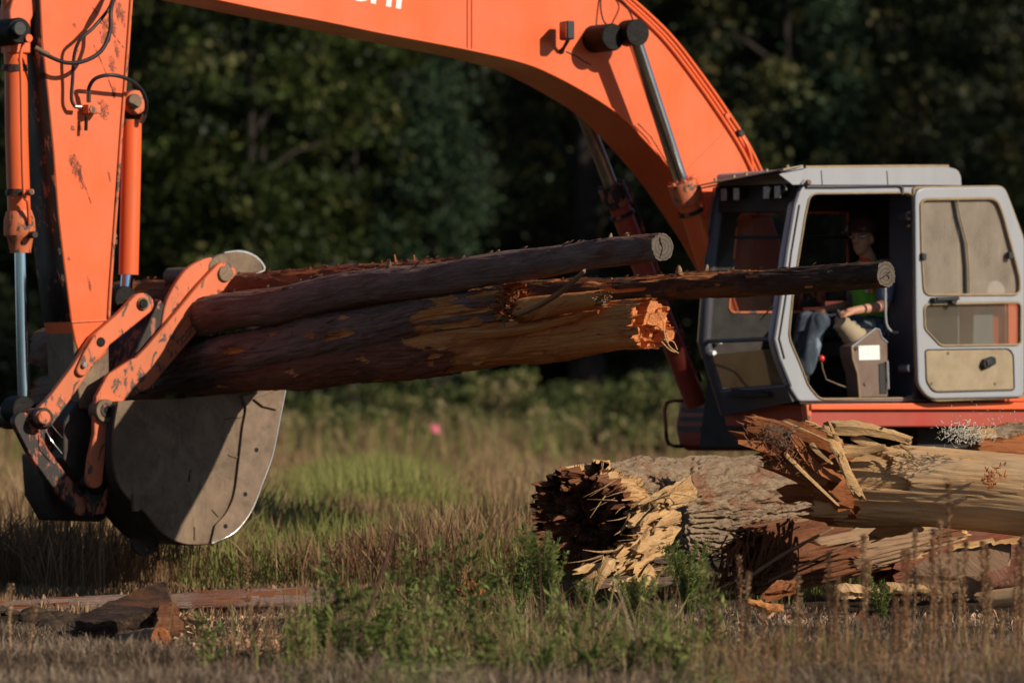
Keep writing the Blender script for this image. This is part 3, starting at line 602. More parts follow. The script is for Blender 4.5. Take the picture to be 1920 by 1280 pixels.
prism('inner_panel', round_poly([(1736,657),(1890,655),(1899,665),(1901,730),(1750,734),(1738,715)], [5,8,8,6,12,6]), dd+.012, dd-.02, BEIGE, door, .006)
ringtube('panel_edge', round_poly([(1735,656),(1892,654),(1900,665),(1902,731),(1749,735),(1737,715)], [5,8,8,6,12,6]), dd+.002, .006, RUBBER, door)
hd = prism('door_latch', [(1846,674),(1862,668),(1868,670),(1869,682),(1862,686),(1848,692),(1843,684)], dd+.05, dd, PLASTIC, door, .008)
prism('latch_lever', [(1850,676),(1860,672),(1861,682),(1852,686)], dd+.06, dd+.045, RUBBER, door, .004)
prism('grab_handle', [(1757,557),(1799,556),(1800,562),(1758,564)], dd+.06, dd+.04, RUBBER, door, .004); prism('handle_post', [(1752,558),(1760,558),(1758,566),(1753,566)], dd+.05, dd, RUBBER, door, .003); prism('handle_post', [(1786,560),(1797,560),(1792,572),(1785,568)], dd+.05, dd, RUBBER, door, .003)
for x, y in ((1747,719),(1866,719),(1778,662)): disc('panel_screw', x, y, dd+.016, dd, 3, STEEL, door, 8, 0)
# --- cab interior
seat = prism('operator_seat', round_poly([(1575,640),(1700,645),(1704,672),(1580,670)], 8), .98, .45, SEATM, ex, .03)
prism('seat_back', round_poly([(1690,478),(1716,470),(1722,640),(1700,650),(1690,600)], 10), .98, .45, SEATM, seat, .03)
prism('seat_base', [(1600,670),(1690,672),(1690,745),(1610,745)], .9, .55, DARK, seat, .01)
con = prism('side_console', round_poly([(1597,650),(1633,622),(1642,616),(1649,618),(1653,632),(1664,642),(1665,744),(1612,745),(1608,700),(1599,672)], [4,3,4,4,6,4,2,2,6,6]), 1.17, 1.02, CONS, ex, .008)
ringtube('console_edge', [(1597,650),(1633,622),(1642,616),(1649,618),(1653,632),(1664,642)], 1.172, .006, GREY, con, False)
ringtube('console_edge', [(1597,650),(1599,672),(1608,700),(1612,745)], 1.172, .008, SEAL, con, False)
st = plate('instruction_sticker', [[(1610,648),(1649,647),(1650,674),(1611,675)]], 1.1735, 1.172, WHITE, con, .0003)
INK = simple('grey_ink', (.6,.61,.65), .8, var=.1, bmp=0); RINK = simple('red_ink', (.75,.5,.45), .8, var=.1, bmp=0)
for (x0, y0, x1, y1, m) in ((1612,650,1616,650,INK),(1612,654,1616,654,INK),(1616,650,1616,654,INK),(1612,650,1612,654,INK),(1628,653,1628,670,RINK),(1618,658,1618,670,INK),(1636,656,1636,670,INK),(1643,666,1645,670,INK),(1617,652,1646,652,INK)):
    tube('printed_line', [P(x0, y0, 1.174), P(x1, y1, 1.174)], .0012, m, st, 4)
disc('console_screw', 1606, 653, 1.18, 1.17, 3.5, RUBBER, con, 10, 0); disc('console_screw', 1624, 719, 1.18, 1.17, 4, STEEL, con, 10, 0)
prism('console_pocket', [(1648,682),(1662,678),(1663,738),(1650,738)], 1.176, 1.168, RUBBER, con, .002)
tube('pocket_rail', [P(1664,676,1.19), P(1666,729,1.19)], .007, GREY, con, 6)
bt = tube('lever_boot', [P(1576+t*3.9, 604+t*4.2, 1.06) for t in range(11)], [.05+.012*t/10*4+(.010 if t % 2 else 0) for t in range(11)], BEIGE, con, 18)
lv = tube('control_lever', [P(1583,612,1.06), P(1574,592,1.0), P(1570,583,.98)], [.014,.014,.02], PLASTIC, con, 10)
kl = tube('travel_lever', [P(1540,674,1.08), P(1542,690,1.08), P(1549,711,1.08), P(1570,720,1.08), P(1593,728,1.08)], .0055, STEEL, ex, 8)
bm = bmesh.new(); bmesh.ops.create_icosphere(bm, subdivisions=3, radius=.026, matrix=Matrix.Translation(P(1540,672,1.08))); bm_obj('lever_knob', bm, simple('red_knob', (.5,.03,.02), .25, spec=.6, bmp=0), kl, 60)
tube('grab_bar', spline([P(1660,530,1.2), P(1660,570,1.2), P(1661,600,1.2), P(1665,614,1.2), P(1674,622,1.2), P(1684,623,1.2)], 4), .009, GREY, cab, 8)
prism('foot_console', [(1440,735),(1500,700),(1520,745),(1440,745)], 1.0, .5, DARK, cab, .01)
prism('switch_box', [(1506,545),(1548,543),(1548,575),(1506,577)], .34, .28, ORANGE_D, cab, .006)
# --- undercarriage, turned across the machine
UC = Vector((2.75, 41.9, 0))
uc = None
for sy in (-1, 1):
    bm = bmesh.new(); hl, rr, hw = 1.55, .33, .25; prof = []
    for k in range(13): a = math.pi/2+math.pi*k/12; prof.append((-hl+rr*math.cos(a), rr+rr*math.sin(a)))
    for k in range(13): a = -math.pi/2+math.pi*k/12; prof.append((hl+rr*math.cos(a), rr+rr*math.sin(a)))
    y = UC.y+sy*1.0
    add_prism(bm, [Vector((UC.x+u, y-hw, v+.02)) for u, v in prof], Vector((0, 2*hw, 0)))
    tr = bm_obj('crawler_track', bm, TRACK, ex, 30, .01)
    bm = bmesh.new()
    for k in range(22):
        for zz in (.035, .03+2*rr): add_box(bm, Vector((UC.x-hl+k*2*hl/21, y, zz)), Vector((.06, 0, 0)), Vector((0, hw+.03, 0)), Vector((0, 0, .02)))
    bm_obj('track_shoes', bm, TRACK, tr, 30)
    for k in range(5):
        c = Vector((UC.x-1.2+k*.6, y-hw-.02, .2)); rod('track_roller', c, c+Vector((0, .06, 0)), .12, TRACK, tr, 18)
bm = bmesh.new(); add_box(bm, UC+Vector((0, 0, .55)), Vector((.7, 0, 0)), Vector((0, .9, 0)), Vector((0, 0, .2))); bm_obj('undercarriage_frame', bm, DARK, ex, 30, .03)
rod('slew_ring', UC+Vector((0, 0, .7)), UC+Vector((0, 0, 1.1)), .6, DARK, ex, 32)
# ================================================================ OPERATOR
def cap(bm, a, b, ra, rb, seg=16, sq=None):
    a, b = Vector(a), Vector(b); ax = (b-a); ln = ax.length or 1e-6; t = ax/ln
    u = t.cross(Vector((0, 0, 1)) if abs(t.z) < .95 else Vector((1, 0, 0))).normalized(); v = t.cross(u); rings = []
    st = [(-math.cos(k*math.pi/8)*ra, math.sin(k*math.pi/8)*ra) for k in range(1, 5)]+[(ln+math.sin(k*math.pi/8)*rb, math.cos(k*math.pi/8)*rb) for k in range(0, 4)]
    for x, r in st: rings.append([bm.verts.new(a+t*x+(u*math.cos(w)+v*math.sin(w))*r) for w in [2*math.pi*j/seg for j in range(seg)]])
    for p, q in zip(rings, rings[1:]):
        for j in range(seg): bm.faces.new((p[j], p[(j+1) % seg], q[(j+1) % seg], q[j]))
    bm.faces.new(rings[0][::-1]); bm.faces.new(rings[-1])
def ell(bm, c, r, M=None):
    m = Matrix.Translation(c) @ (M.to_4x4() if M else Matrix()) @ Matrix.Diagonal((*r, 1))
    bmesh.ops.create_icosphere(bm, subdivisions=3, radius=1, matrix=m)
def remesh(name, bm, vox, mat, parent=None, sm=3, noise_amp=0, nscale=12):
    bmesh.ops.recalc_face_normals(bm, faces=bm.faces)
    me = bpy.data.meshes.new('tmp'); bm.to_mesh(me); bm.free(); o = bpy.data.objects.new('tmp', me); link(o)
    r = o.modifiers.new('r', 'REMESH'); r.mode = 'VOXEL'; r.voxel_size = vox
    s = o.modifiers.new('s', 'SMOOTH'); s.factor = .5; s.iterations = sm
    dg = bpy.context.evaluated_depsgraph_get(); me2 = bpy.data.meshes.new_from_object(o.evaluated_get(dg))
    bpy.data.objects.remove(o); me2.name = name
    if noise_amp:
        for v in me2.vertices:
            p = v.co*nscale; v.co += v.normal*noise_amp*(abs(noise.noise(Vector((p.x, p.y, p.z*.5))))*2-.5)
    me2.materials.clear()
    return finish(name, me2, mat, parent, 180)
SKIN = simple('operator_skin', (.50, .25, .16), .55, var=.12, scale=30, spec=.35, bmp=.05)  # one even skin tone for the whole body
SHIRT = simple('blue_grey_shirt', (.16, .17, .24), .9, var=.15, scale=40)
ORSH = simple('orange_undershirt', (.7, .10, .03), .9, var=.1)
LIME = simple('lime_safety_vest', (.16, .50, .05), .8, var=.15, scale=30)
ORB = simple('orange_vest_band', (.8, .16, .04), .8, var=.1)
SILV = simple('silver_reflective_band', (.5, .5, .48), .4, var=.1)
def jeans_mat():
    m, nt, b, o = new_mat('faded_jeans'); n = tex(nt, 7, 6, .65, (1, 1, .5), dist=.5)
    nt.links.new(ramp(nt, n, [(.35, (.015, .02, .03)), (.55, (.05, .07, .10)), (.68, (.26, .31, .36))]), b.inputs['Base Color']); b.inputs['Roughness'].default_value = .9; bump(nt, b, n, .5, .02); return m
JEANS = jeans_mat()
HAT = simple('maroon_hard_hat', (.075, .025, .02), .3, var=.2, spec=.5, bmp=0)
hd = P(1617, 447, .74)
fwd = (F*.88+L*.42).normalized(); sdv = fwd.cross(U).normalized()         # face turned towards the camera side
HM = Matrix((fwd, sdv, U)).transposed()
neck = P(1630, 488, .74); chest = P(1634, 530, .74); belly = P(1640, 580, .74); hip = P(1648, 622, .74)
shL, elL, wrL = P(1664, 512, .96), P(1656, 574, 1.02), P(1598, 583, 1.02)
shR, elR, wrR = P(1612, 508, .54), P(1600, 572, .46), P(1548, 580, .52)
hipL, knL, ftL = P(1640, 625, .86), P(1533, 606, .86), P(1504, 705, .86)
hipR, knR, ftR = P(1636, 625, .62), P(1516, 604, .58), P(1490, 700, .58)
bm = bmesh.new()
ell(bm, hd+U*.015, (.095, .075, .105), HM); ell(bm, hd-U*.055+fwd*.02, (.068, .055, .065), HM)
cap(bm, hd-U*.095+fwd*.062, hd-U*.10+fwd*.055, .022, .022)                # chin
cap(bm, hd+fwd*.093+U*.012, hd+fwd*.108-U*.022, .010, .017)               # nose
cap(bm, hd+fwd*.088-U*.052-sdv*.02, hd+fwd*.088-U*.052+sdv*.02, .008, .008); cap(bm, hd+fwd*.084-U*.063-sdv*.016, hd+fwd*.084-U*.063+sdv*.016, .009, .009)
cap(bm, hd+fwd*.088+U*.03-sdv*.035, hd+fwd*.088+U*.03+sdv*.035, .010, .010)
for s in (-1, 1): ell(bm, hd+sdv*s*.078-fwd*.01-U*.01, (.018, .010, .032), HM)
cap(bm, hd-U*.07-fwd*.02, neck, .052, .058)
cap(bm, chest-L*.08, chest+L*.08, .105, .105); cap(bm, chest, belly, .13, .125); cap(bm, belly, hip, .125, .13); cap(bm, shL-L*.1, shR+L*.1, .07, .07)
for a, b, c in ((shL, elL, wrL), (shR, elR, wrR)): cap(bm, a, b, .058, .043); cap(bm, b, c, .043, .028)
for a, b, c in ((hipL, knL, ftL), (hipR, knR, ftR)): cap(bm, a, b, .085, .06); cap(bm, b, c, .058, .042); cap(bm, c, c+F*.14-U*.03, .045, .035)
def hand(bm, w, tip, dn, side):
    """palm, four curled fingers and a thumb round a grip; dn = back-of-hand to palm direction"""
    t = (tip-w).normalized(); s = t.cross(dn).normalized()*side
    cap(bm, w, w+t*.03, .027, .03)
    for k, o_ in enumerate((-.030, -.010, .011, .030)):
        kn = w+t*(.088-.006*abs(k-1))+s*o_*1.05; cap(bm, w+t*.02+s*o_*.8, kn, .017, .0135)
        ln = (.036, .040, .038, .030)[k]; j1 = kn+(t*.62+dn*.78)*ln; j2 = j1+(-t*.25+dn*.97)*ln*.75; j3 = j2+(-t*.85+dn*.5)*ln*.5
        cap(bm, kn, j1, .0125, .0112); cap(bm, j1, j2, .0112, .0100); cap(bm, j2, j3, .0100, .0088)
    b0 = w+t*.03-s*.022+dn*.01; b1 = b0+t*.030-s*.022+dn*.022; b2 = b1+t*.034+s*.004+dn*.014
    cap(bm, b0, b1, .017, .0135); cap(bm, b1, b2, .0135, .011)
hand(bm, wrL, P(1566, 594, 1.0), (-U*.85-L*.25+F*.2).normalized(), 1)
hand(bm, wrR, P(1530, 586, .55), (-U*.9+L*.1+F*.2).normalized(), -1)
me_ = remesh('person', bm, .0055, SKIN, None, 2)
tag(me_, 'person in hard hat, sunglasses and lime safety vest seated at the controls in the cab', 'person')
# clothing
bm = bmesh.new(); cap(bm, chest-L*.08, chest+L*.08, .118, .118); cap(bm, chest, belly, .142, .14); cap(bm, belly, hip, .14, .142); cap(bm, shL-L*.1, shR+L*.1, .082, .082)
for a, b in ((shL, elL), (shR, elR)): cap(bm, a, a.lerp(b, .72), .074, .066)
remesh('shirt', bm, .009, SHIRT, me_, 2, .008)
bm = bmesh.new(); cap(bm, neck-U*.015+F*.03, neck-U*.07+F*.07, .055, .05); remesh('undershirt', bm, .007, ORSH, me_, 2)
bm = bmesh.new(); cap(bm, chest-L*.09, chest+L*.09, .128, .128); cap(bm, chest-U*.02, belly, .152, .15); cap(bm, belly, hip+U*.05, .15, .15); cap(bm, shL-L*.05, shR+L*.05, .092, .092)
vest = remesh('safety_vest', bm, .009, LIME, me_, 2, .006)
def loop(name, c, ax, r, tr, mat, flat=1.0):
    u = ax.cross(U if abs(ax.z) < .9 else F).normalized(); v = ax.cross(u)
    return tube(name, [c+(u*math.cos(a)+v*math.sin(a)*flat)*r for a in [k*math.pi/12 for k in range(25)]], tr, mat, vest, 8)
tube('shoulder_band', spline([shL+F*.11-U*.14-L*.05, shL+F*.085-L*.02, shL+U*.085-L*.01, shL-F*.09-U*.02, shL-F*.11-U*.2], 5), .016, ORB, vest, 8)
tube('reflective_band', spline([shL+F*.12-U*.14-L*.09, shL+F*.09-L*.06, shL+U*.088-L*.05, shL-F*.08-U*.02-L*.05], 5), .014, SILV, vest, 8)
tube('waist_band', [belly+(F*math.cos(a)*.155+L*math.sin(a)*.155) for a in [k*math.pi/12 for k in range(25)]], .014, ORB, vest, 8)
bm = bmesh.new()
for a, b, c in ((hipL, knL, ftL), (hipR, knR, ftR)): cap(bm, a, b, .105, .082); cap(bm, b, b.lerp(c, .85), .080, .072)
cap(bm, hipL, hipR, .13, .13); remesh('jeans', bm, .009, JEANS, me_, 2, .016, 9)
BOOT = simple('dark_boot_leather', (.03,.02,.015), .6)
for c in (ftL, ftR): bm = bmesh.new(); cap(bm, c-U*.02, c+F*.16-U*.035, .055, .042); remesh('boot', bm, .009, BOOT, me_, 2)
# hard hat with full brim
bm = bmesh.new(); prof = [(.0, .168), (.04, .163), (.08, .145), (.108, .11), (.12, .065), (.123, .052), (.150, .046), (.158, .044), (.156, .040), (.12, .044)]
rings = []
for r_, z in prof: rings.append([bm.verts.new(hd+HM @ Vector((r_*1.12*math.cos(a), r_*.95*math.sin(a), z))) for a in [k*math.pi/16 for k in range(32)]])
for p, q in zip(rings, rings[1:]):
    for j in range(32): bm.faces.new((p[j], p[(j+1) % 32], q[(j+1) % 32], q[j]))
bmesh.ops.remove_doubles(bm, verts=bm.verts, dist=.0005); hat = bm_obj('hard_hat', bm, HAT, me_, 60)
bm = bmesh.new()
for k in range(-1, 2): add_tube(bm, [hd+HM @ Vector((math.cos(a)*.125, k*.022, .05+math.sin(a)*.122)) for a in [j*math.pi/10 for j in range(1, 10)]], .008, 6)
bm_obj('hat_ridge', bm, HAT, hat, 60)
sg = tube('safety_glasses', [hd+HM @ Vector((.088-.9*y*y*4, y, .012)) for y in (-.07,-.05,-.03,-.01,.01,.03,.05,.07)], [.005,.017,.019,.009,.009,.019,.017,.005], simple('mirrored_lens', (.30,.34,.38), .08, 1, bmp=0), me_, 10)
tube('glasses_cord', spline([hd+sdv*s_*.078+p for s_, p in ((1, fwd*.0+U*.01), (1, -fwd*.04-U*.02), (1, -fwd*.075-U*.05), (1, -fwd*.05-U*.09), (1, -fwd*.02-U*.08))], 5), .0035, RUBBER, me_, 6)
# ================================================================ LOGS
CHECK = simple('dark_crack', (.03, .018, .012), .9)
def nz(x, y, z): return noise.noise(Vector((x, y, z)))
def log(name, label, group, p0, p1, r0, r1, bark, seed, end0=('cut', CUT), end1=('cut', CUT), core=None, peel=None,
        amp=.008, fx=5, fa=6, lump=.05, bow=(0, 0), coreamp=.006, crack=0, cfx=6, cfa=8, flakes=0, wob=.012, nx=110, ns=56, stubs=(), flare=0, cat='log', squash=1):
    """log lying from p0 to p1; local X runs along it, parts: bark, ends, splinters, branch stubs"""
    p0, p1 = Vector(p0), Vector(p1); ax = (p1-p0); ln = ax.length; X = ax.normalized(); Y = U.cross(X).normalized(); Z = X.cross(Y)
    M = Matrix((X, Y, Z)).transposed().to_4x4(); M.translation = p0
    root = bpy.data.objects.new(name, None); link(root); root.matrix_world = M; root.empty_display_size = .2; tag(root, label, cat, group)
    rnd = random.Random(seed); so_ = seed*7.31
    def axis_off(x): t = x/ln; return bow[0]*math.sin(math.pi*t)+wob*nz(x*1.1, so_, 1), bow[1]*math.sin(math.pi*t)+wob*nz(x*1.1, so_, 7)
    def rad(x, a):
        t = x/ln; r = r0+(r1-r0)*t
        if flare: r *= 1+flare*math.exp(-t*6)
        r *= 1+lump*nz(x*1.6+so_, math.cos(a)*1.2, math.sin(a)*1.2)*2
        return r
    def child(nm, me, mat, par=None, sm=40):
        me.materials.append(mat); me.polygons.foreach_set('use_smooth', [True]*len(me.polygons)); me.set_sharp_from_angle(angle=R(sm))
        o = bpy.data.objects.new(nm, me); link(o); o.parent = par or root; return o
    def jag(side, a, e):
        if e[0] == 'cut': return .006*nz(math.cos(a)*3+so_, math.sin(a)*3, side)
        d = e[2] if len(e) > 2 else .12
        c = noise.voronoi(Vector((math.cos(a)*1.9+so_, math.sin(a)*1.9, side*5)))[1][0]
        return d*(.9*nz(c.x*9, c.y*9, c.z*9)+.35*nz(math.cos(a)*8+so_, math.sin(a)*8, 3)) + d*.5*abs(nz(a*9, so_, 1))
    V, mask = [], []
    for i in range(nx+1):
        for j in range(ns):
            a = 2*math.pi*j/ns; t = i/nx; x0 = jag(0, a, end0); x1 = ln+jag(1, a, end1); x = x0+(x1-x0)*t; r = rad(x, a)
            ca, sa = math.cos(a), math.sin(a)
            pl = bool(peel and peel(x, a, nz(x*3+so_, ca*2.5, sa*2.5)))
            rid = 1-abs(nz(x*fx+so_, ca*fa, sa*fa))*2.2; fine = nz(x*fx*4+so_, ca*fa*4, sa*fa*4)
            if pl:
                cc = noise.voronoi(Vector((x*1.3+so_, ca*2.6, sa*2.6)))[1][0]
                rr = r*.90+coreamp*(nz(x*3, ca*22, sa*22)+1.6*nz(cc.x*5, cc.y*5, cc.z*5))+.004*fine
            else: rr = r+amp*(rid*.8+.5*fine)
            if crack and not pl:
                w = nz(x*2+so_, ca*3, sa*3)*.6; n1 = nz(x*cfx+w*2+so_, ca*cfa+w, sa*cfa); n_2 = nz(x*cfx*2.1+so_, ca*cfa*2+w, sa*cfa*2)
                rr -= crack*(math.exp(-(n1/.10)**2)+.35*math.exp(-(n_2/.10)**2))
            oy, oz = axis_off(x); V.append((x, oy+rr*ca, oz+rr*sa*squash)); mask.append(pl)
    fb, fc = [], []
    for i in range(nx):
        for j in range(ns):
            q = (i*ns+j, i*ns+(j+1) % ns, (i+1)*ns+(j+1) % ns, (i+1)*ns+j)
            (fc if sum(mask[k] for k in q) >= 2 else fb).append(q)
    def sub(fs, nm, mat, par=None):
        if not fs: return None
        ids = sorted({k for f in fs for k in f}); mp = {k: n for n, k in enumerate(ids)}
        me = bpy.data.meshes.new(nm); me.from_pydata([V[k] for k in ids], [], [[mp[k] for k in f] for f in fs]); return child(nm, me, mat, par, 60)
    sub(fb, 'bark', bark); sub(fc, 'bare_wood', core or bark)
    for side, e in ((0, end0), (1, end1)):
        if e is None: continue
        base = side*nx*ns; nr = 3 if e[0] == 'cut' else 26; e_f = 5.5 if e[1] is TORN_O else 11; d = e[2] if len(e) > 2 else .12; hollow = e[3] if len(e) > 3 else 0
        cx, cyz = side*ln, axis_off(side*ln); vs = []
        for k in range(nr+1):
            f = 1-k/nr
            for j in range(ns):
                v = V[base+j]; a = 2*math.pi*j/ns; y = cyz[0]+(v[1]-cyz[0])*f; z = cyz[1]+(v[2]-cyz[1])*f
                if k == 0: vs.append(v); continue
                if e[0] == 'cut': x = cx+.004*nz(y*20+so_, z*20, side)
                else:
                    c = noise.voronoi(Vector((y*e_f+so_, z*e_f, side*5)))[1][0]; c2 = noise.voronoi(Vector((y*e_f*2.6+so_, z*e_f*2.6, side*5)))[1][0]
                    h = d*(1.5*nz(c.x*5, c.y*5, c.z*5)+.55*nz(c2.x*7, c2.y*7, 2))*(.35+.65*f)
                    h += (0 if e[1] is TORN_O else 1)*.014*nz(y*70, z*70, so_)+(0 if e[1] is TORN_O else .010)*nz(a*24, f*3, so_)
                    sgn = -1 if side == 0 else 1; x = cx+sgn*h - sgn*hollow*(1-f)**.6
                vs.append((x, y, z))
        fs = [(k*ns+j, k*ns+(j+1) % ns, (k+1)*ns+(j+1) % ns, (k+1)*ns+j) for k in range(nr) for j in range(ns)]
        if side: fs = [f[::-1] for f in fs]
        me = bpy.data.meshes.new('e'); me.from_pydata(vs, [], fs); eo = child('sawn_end' if e[0] == 'cut' else 'broken_end', me, e[1], None, 30)
        if e[0] == 'cut':
            r_ = (r0 if side == 0 else r1); sg = -1 if side == 0 else 1; bm = bmesh.new()
            for q in range(3):
                a = rnd.uniform(0, 6.28); c_ = Vector((cx+sg*.002, cyz[0], cyz[1])); dd_ = Vector((0, math.cos(a), math.sin(a))); l_ = r_*rnd.uniform(.4, .95); add_tube(bm, [c_, c_+dd_*l_*.5+Vector((0, -dd_.z, dd_.y))*r_*.05, c_+dd_*l_], [.002, .0035, .0045 if q == 0 else .002], 5)
            me = bpy.data.meshes.new('c'); bm.to_mesh(me); bm.free(); child('drying_crack', me, CHECK, eo)
        else:
            bm = bmesh.new(); sgn = -1 if side == 0 else 1; rr = r0 if side == 0 else r1
            for k in range(e[4] if len(e) > 4 else 26):
                a = rnd.random()*6.28; r = rr*math.sqrt(rnd.random())*.98; y, z = cyz[0]+r*math.cos(a), cyz[1]+r*math.sin(a)
                w = rr*rnd.uniform(.03, .11); h = d*rnd.uniform(.3, 1.2); tip = Vector((cx+sgn*h, y+rnd.uniform(-.3, .3)*h*.4, z+rnd.uniform(-.3, .35)*h*.4)); b0 = cx-sgn*d*.5
                bs = [bm.verts.new((b0, y+w*math.cos(b+a), z+w*.45*math.sin(b+a))) for b in (0, 1.6, 3.1, 4.7)]
                ms = [bm.verts.new(Vector(v.co)*.35+Vector((tip.x, v.co.y, v.co.z))*.65+Vector((0, rnd.uniform(-w, w)*.5, rnd.uniform(-w, w)*.5))) for v in bs]
                t_ = bm.verts.new(tip)
                for q in range(4): bm.faces.new((bs[q], bs[(q+1) % 4], ms[(q+1) % 4], ms[q])); bm.faces.new((ms[q], ms[(q+1) % 4], t_))
            bmesh.ops.recalc_face_normals(bm, faces=bm.faces); me = bpy.data.meshes.new('s'); bm.to_mesh(me); bm.free(); child('splinters', me, e[1], eo, 25)
    for (t, a, ln_, rs) in stubs:
        x = ln*t; r = rad(x, a)*.8; oy, oz = axis_off(x); b = Vector((x, oy+r*math.cos(a), oz+r*math.sin(a))); dr = Vector((rnd.uniform(-.3, .3), math.cos(a), math.sin(a))).normalized()
        bm = bmesh.new(); add_tube(bm, [b-dr*.02, b+dr*(r*.25+ln_*.3), b+dr*(r*.25+ln_)], [rs*1.7, rs*.8, rs*.35], 10)
        for v in bm.verts: v.co += Vector((nz(*(v.co*60)), nz(*(v.co*61)), nz(*(v.co*59))))*rs*.9
        me = bpy.data.meshes.new('k'); bm.to_mesh(me); bm.free(); child('branch_stub', me, DUSK)
    if flakes:
        bm = bmesh.new()
        for k in range(flakes):
            x = rnd.uniform(.1, ln-.1); a = rnd.gauss(math.pi/2, .7); oy, oz = axis_off(x); r = rad(x, a)+amp*.6; sx, sr = rnd.uniform(.02, .07), rnd.uniform(.004, .012)
            p = lambda u, w_, h: Vector((x+u, oy+(r+h)*math.cos(a+w_), oz+(r+h)*math.sin(a+w_)*squash)); lift_ = rnd.uniform(.004, .018)
            dw = sr/r; vs = [bm.verts.new(p(*q)) for q in ((-sx, 0, -.004), (-sx*.3, dw, .004), (sx*.5, dw*.7, lift_), (sx, 0, lift_*1.3), (sx*.4, -dw, lift_*.6), (-sx*.4, -dw, .002))]; bm.faces.new(vs)
        me = bpy.data.meshes.new('f'); bm.to_mesh(me); bm.free(); o = child('loose_bark', me, bark, None, 30); sm = o.modifiers.new('t', 'SOLIDIFY'); sm.thickness = .003
    root['len'] = ln
    return root, M, child
def shard(bm, a, b, wa, wb, up, seed=0, th=.35, n=12):
    """torn plank from a to b: ridged along its fibres, ragged and tapering"""
    rnd = random.Random(seed); t = (b-a).normalized(); s = t.cross(up).normalized(); u = s.cross(t); rows = []; m = 12 if max(wa, wb) > .02 else 6
    if m == 6: n = 5
    col = [rnd.uniform(.62, 1.12) for j in range(m)]; e0 = [rnd.uniform(-.5, .5) for j in range(m)]; e1 = [rnd.uniform(-.9, .9) for j in range(m)]; ln = (b-a).length; o1, o2 = rnd.uniform(-.5, .5), rnd.uniform(-.5, .5)
    for i in range(n+1):
        f = i/n; w = (wa+(wb-wa)*f)*rnd.uniform(.92, 1.06); c = a.lerp(b, f)+s*(o1*wa*math.sin(3.1*f))+u*(o2*wa*math.sin(4*f)); row = []
        for j in range(m):
            an = 2*math.pi*j/m; k = col[j]*(1+.12*rnd.uniform(-1, 1)); ex_ = (e0[j]*max(0, 1-f*4)+e1[j]*max(0, f*3-2))*min(ln*.25, w*1.5)
            row.append(bm.verts.new(c+s*math.cos(an)*w*k+u*math.sin(an)*w*th*1.5*k+t*ex_))
        rows.append(row)
    for p, q in zip(rows, rows[1:]):
        for j in range(m): bm.faces.new((p[j], p[(j+1) % m], q[(j+1) % m], q[j]))
    bm.faces.new(rows[0]); bm.faces.new(rows[-1][::-1])
def shards_obj(name, items, mat, parent=None, M=None, label=None, cat=None, group=None, th=.35):
    bm = bmesh.new()
    for k, (a, b, wa, wb, up) in enumerate(items): shard(bm, a, b, wa, wb, up, k+11, th)
    bmesh.ops.recalc_face_normals(bm, faces=bm.faces)
    # orient the mesh so that local X follows the first shard
    X = (items[0][1]-items[0][0]).normalized(); Y = U.cross(X).normalized(); Z = X.cross(Y); MM = Matrix((X, Y, Z)).transposed().to_4x4(); MM.translation = items[0][0]
    if M is not None: MM = M
    me = bpy.data.meshes.new(name); bm.to_mesh(me); bm.free(); me.transform(MM.inverted()); me.materials.append(mat)
    me.polygons.foreach_set('use_smooth', [True]*len(me.polygons)); me.set_sharp_from_angle(angle=R(25))
    o = bpy.data.objects.new(name, me); link(o)
    if parent is not None: o.parent = parent
    else: o.matrix_world = MM
    return tag(o, label, cat, group)
def ext(a, b, k): return a+(b-a).normalized()*k
HG = 'logs gripped by the excavator'
DOFF = -.25
def held(label, a, b, back, r_tip, r_root, *args, **kw):
    """a = visible tip, b = point inside the bucket, back = metres the butt end runs on beyond b"""
    root_p = ext(b, b+(b-a), back); return log('log', label, HG, root_p, a, r_root, r_tip, *args, **kw)
A1, A2 = P(1241,463,5.7), P(400,602,.45)
held('grey topmost log of the gripped bundle, with a round pale sawn end', A1, A2, 2.3, .081, .15, BARK_PURP, 3, ('broken', TORN_R, .08), ('cut', CUT), amp=.005, crack=.004, cfx=2, cfa=4, flakes=60, wob=.03, fx=3, fa=4, lump=.05, bow=(0, .05), nx=260, ns=80,
     stubs=((.60, 1.6, .05, .02), (.93, 1.5, .03, .012), (.95, 1.4, .03, .014), (.30, 1.3, .02, .01), (.45, 1.2, .015, .01)))
B1, B2 = P(1661,518,6.5), P(700,560,1.6)
held('thin dark level log of the gripped bundle, ending in front of the operator', B1, B2, 1.3, .076, .10, BARK_DARK, 5, ('broken', TORN_R, .08), ('cut', CUT), amp=.006, crack=.006, cfx=4, cfa=3, flakes=60, wob=.02, fx=3, fa=4, lump=.07, bow=(0, -.02), nx=260, ns=72,
     core=WOOD_OR, peel=lambda x, a, n: math.sin(a) > .35 and n > .05 and 3.2 < x < 5.2 or (n > .6 and math.sin(a) < .2),
     stubs=((.74, 1.5, .04, .014), (.94, 1.2, .02, .012), (.70, 1.6, .05, .016)))
C1, C2 = P(1212,606,5.3), P(480,668,.7)
held('thick orange peeled log at the bottom of the gripped bundle with a shattered end', C1, C2, 2.5, .172, .20, BARK_RED, 9, ('broken', TORN_R, .1), ('broken', TORN_O, .16, .0, 5), amp=.008, crack=.010, cfx=1.6, cfa=4, coreamp=.010, flakes=40, wob=.03, fx=3, fa=4, lump=.06, bow=(0, -.05), nx=260, ns=110,
     core=WOOD_OR, peel=lambda x, a, n: x > 4.9+.5*n+.25*math.sin(a*2) or (n > .55))
D1, D2 = P(958,568,3.95), P(440,676,.62)
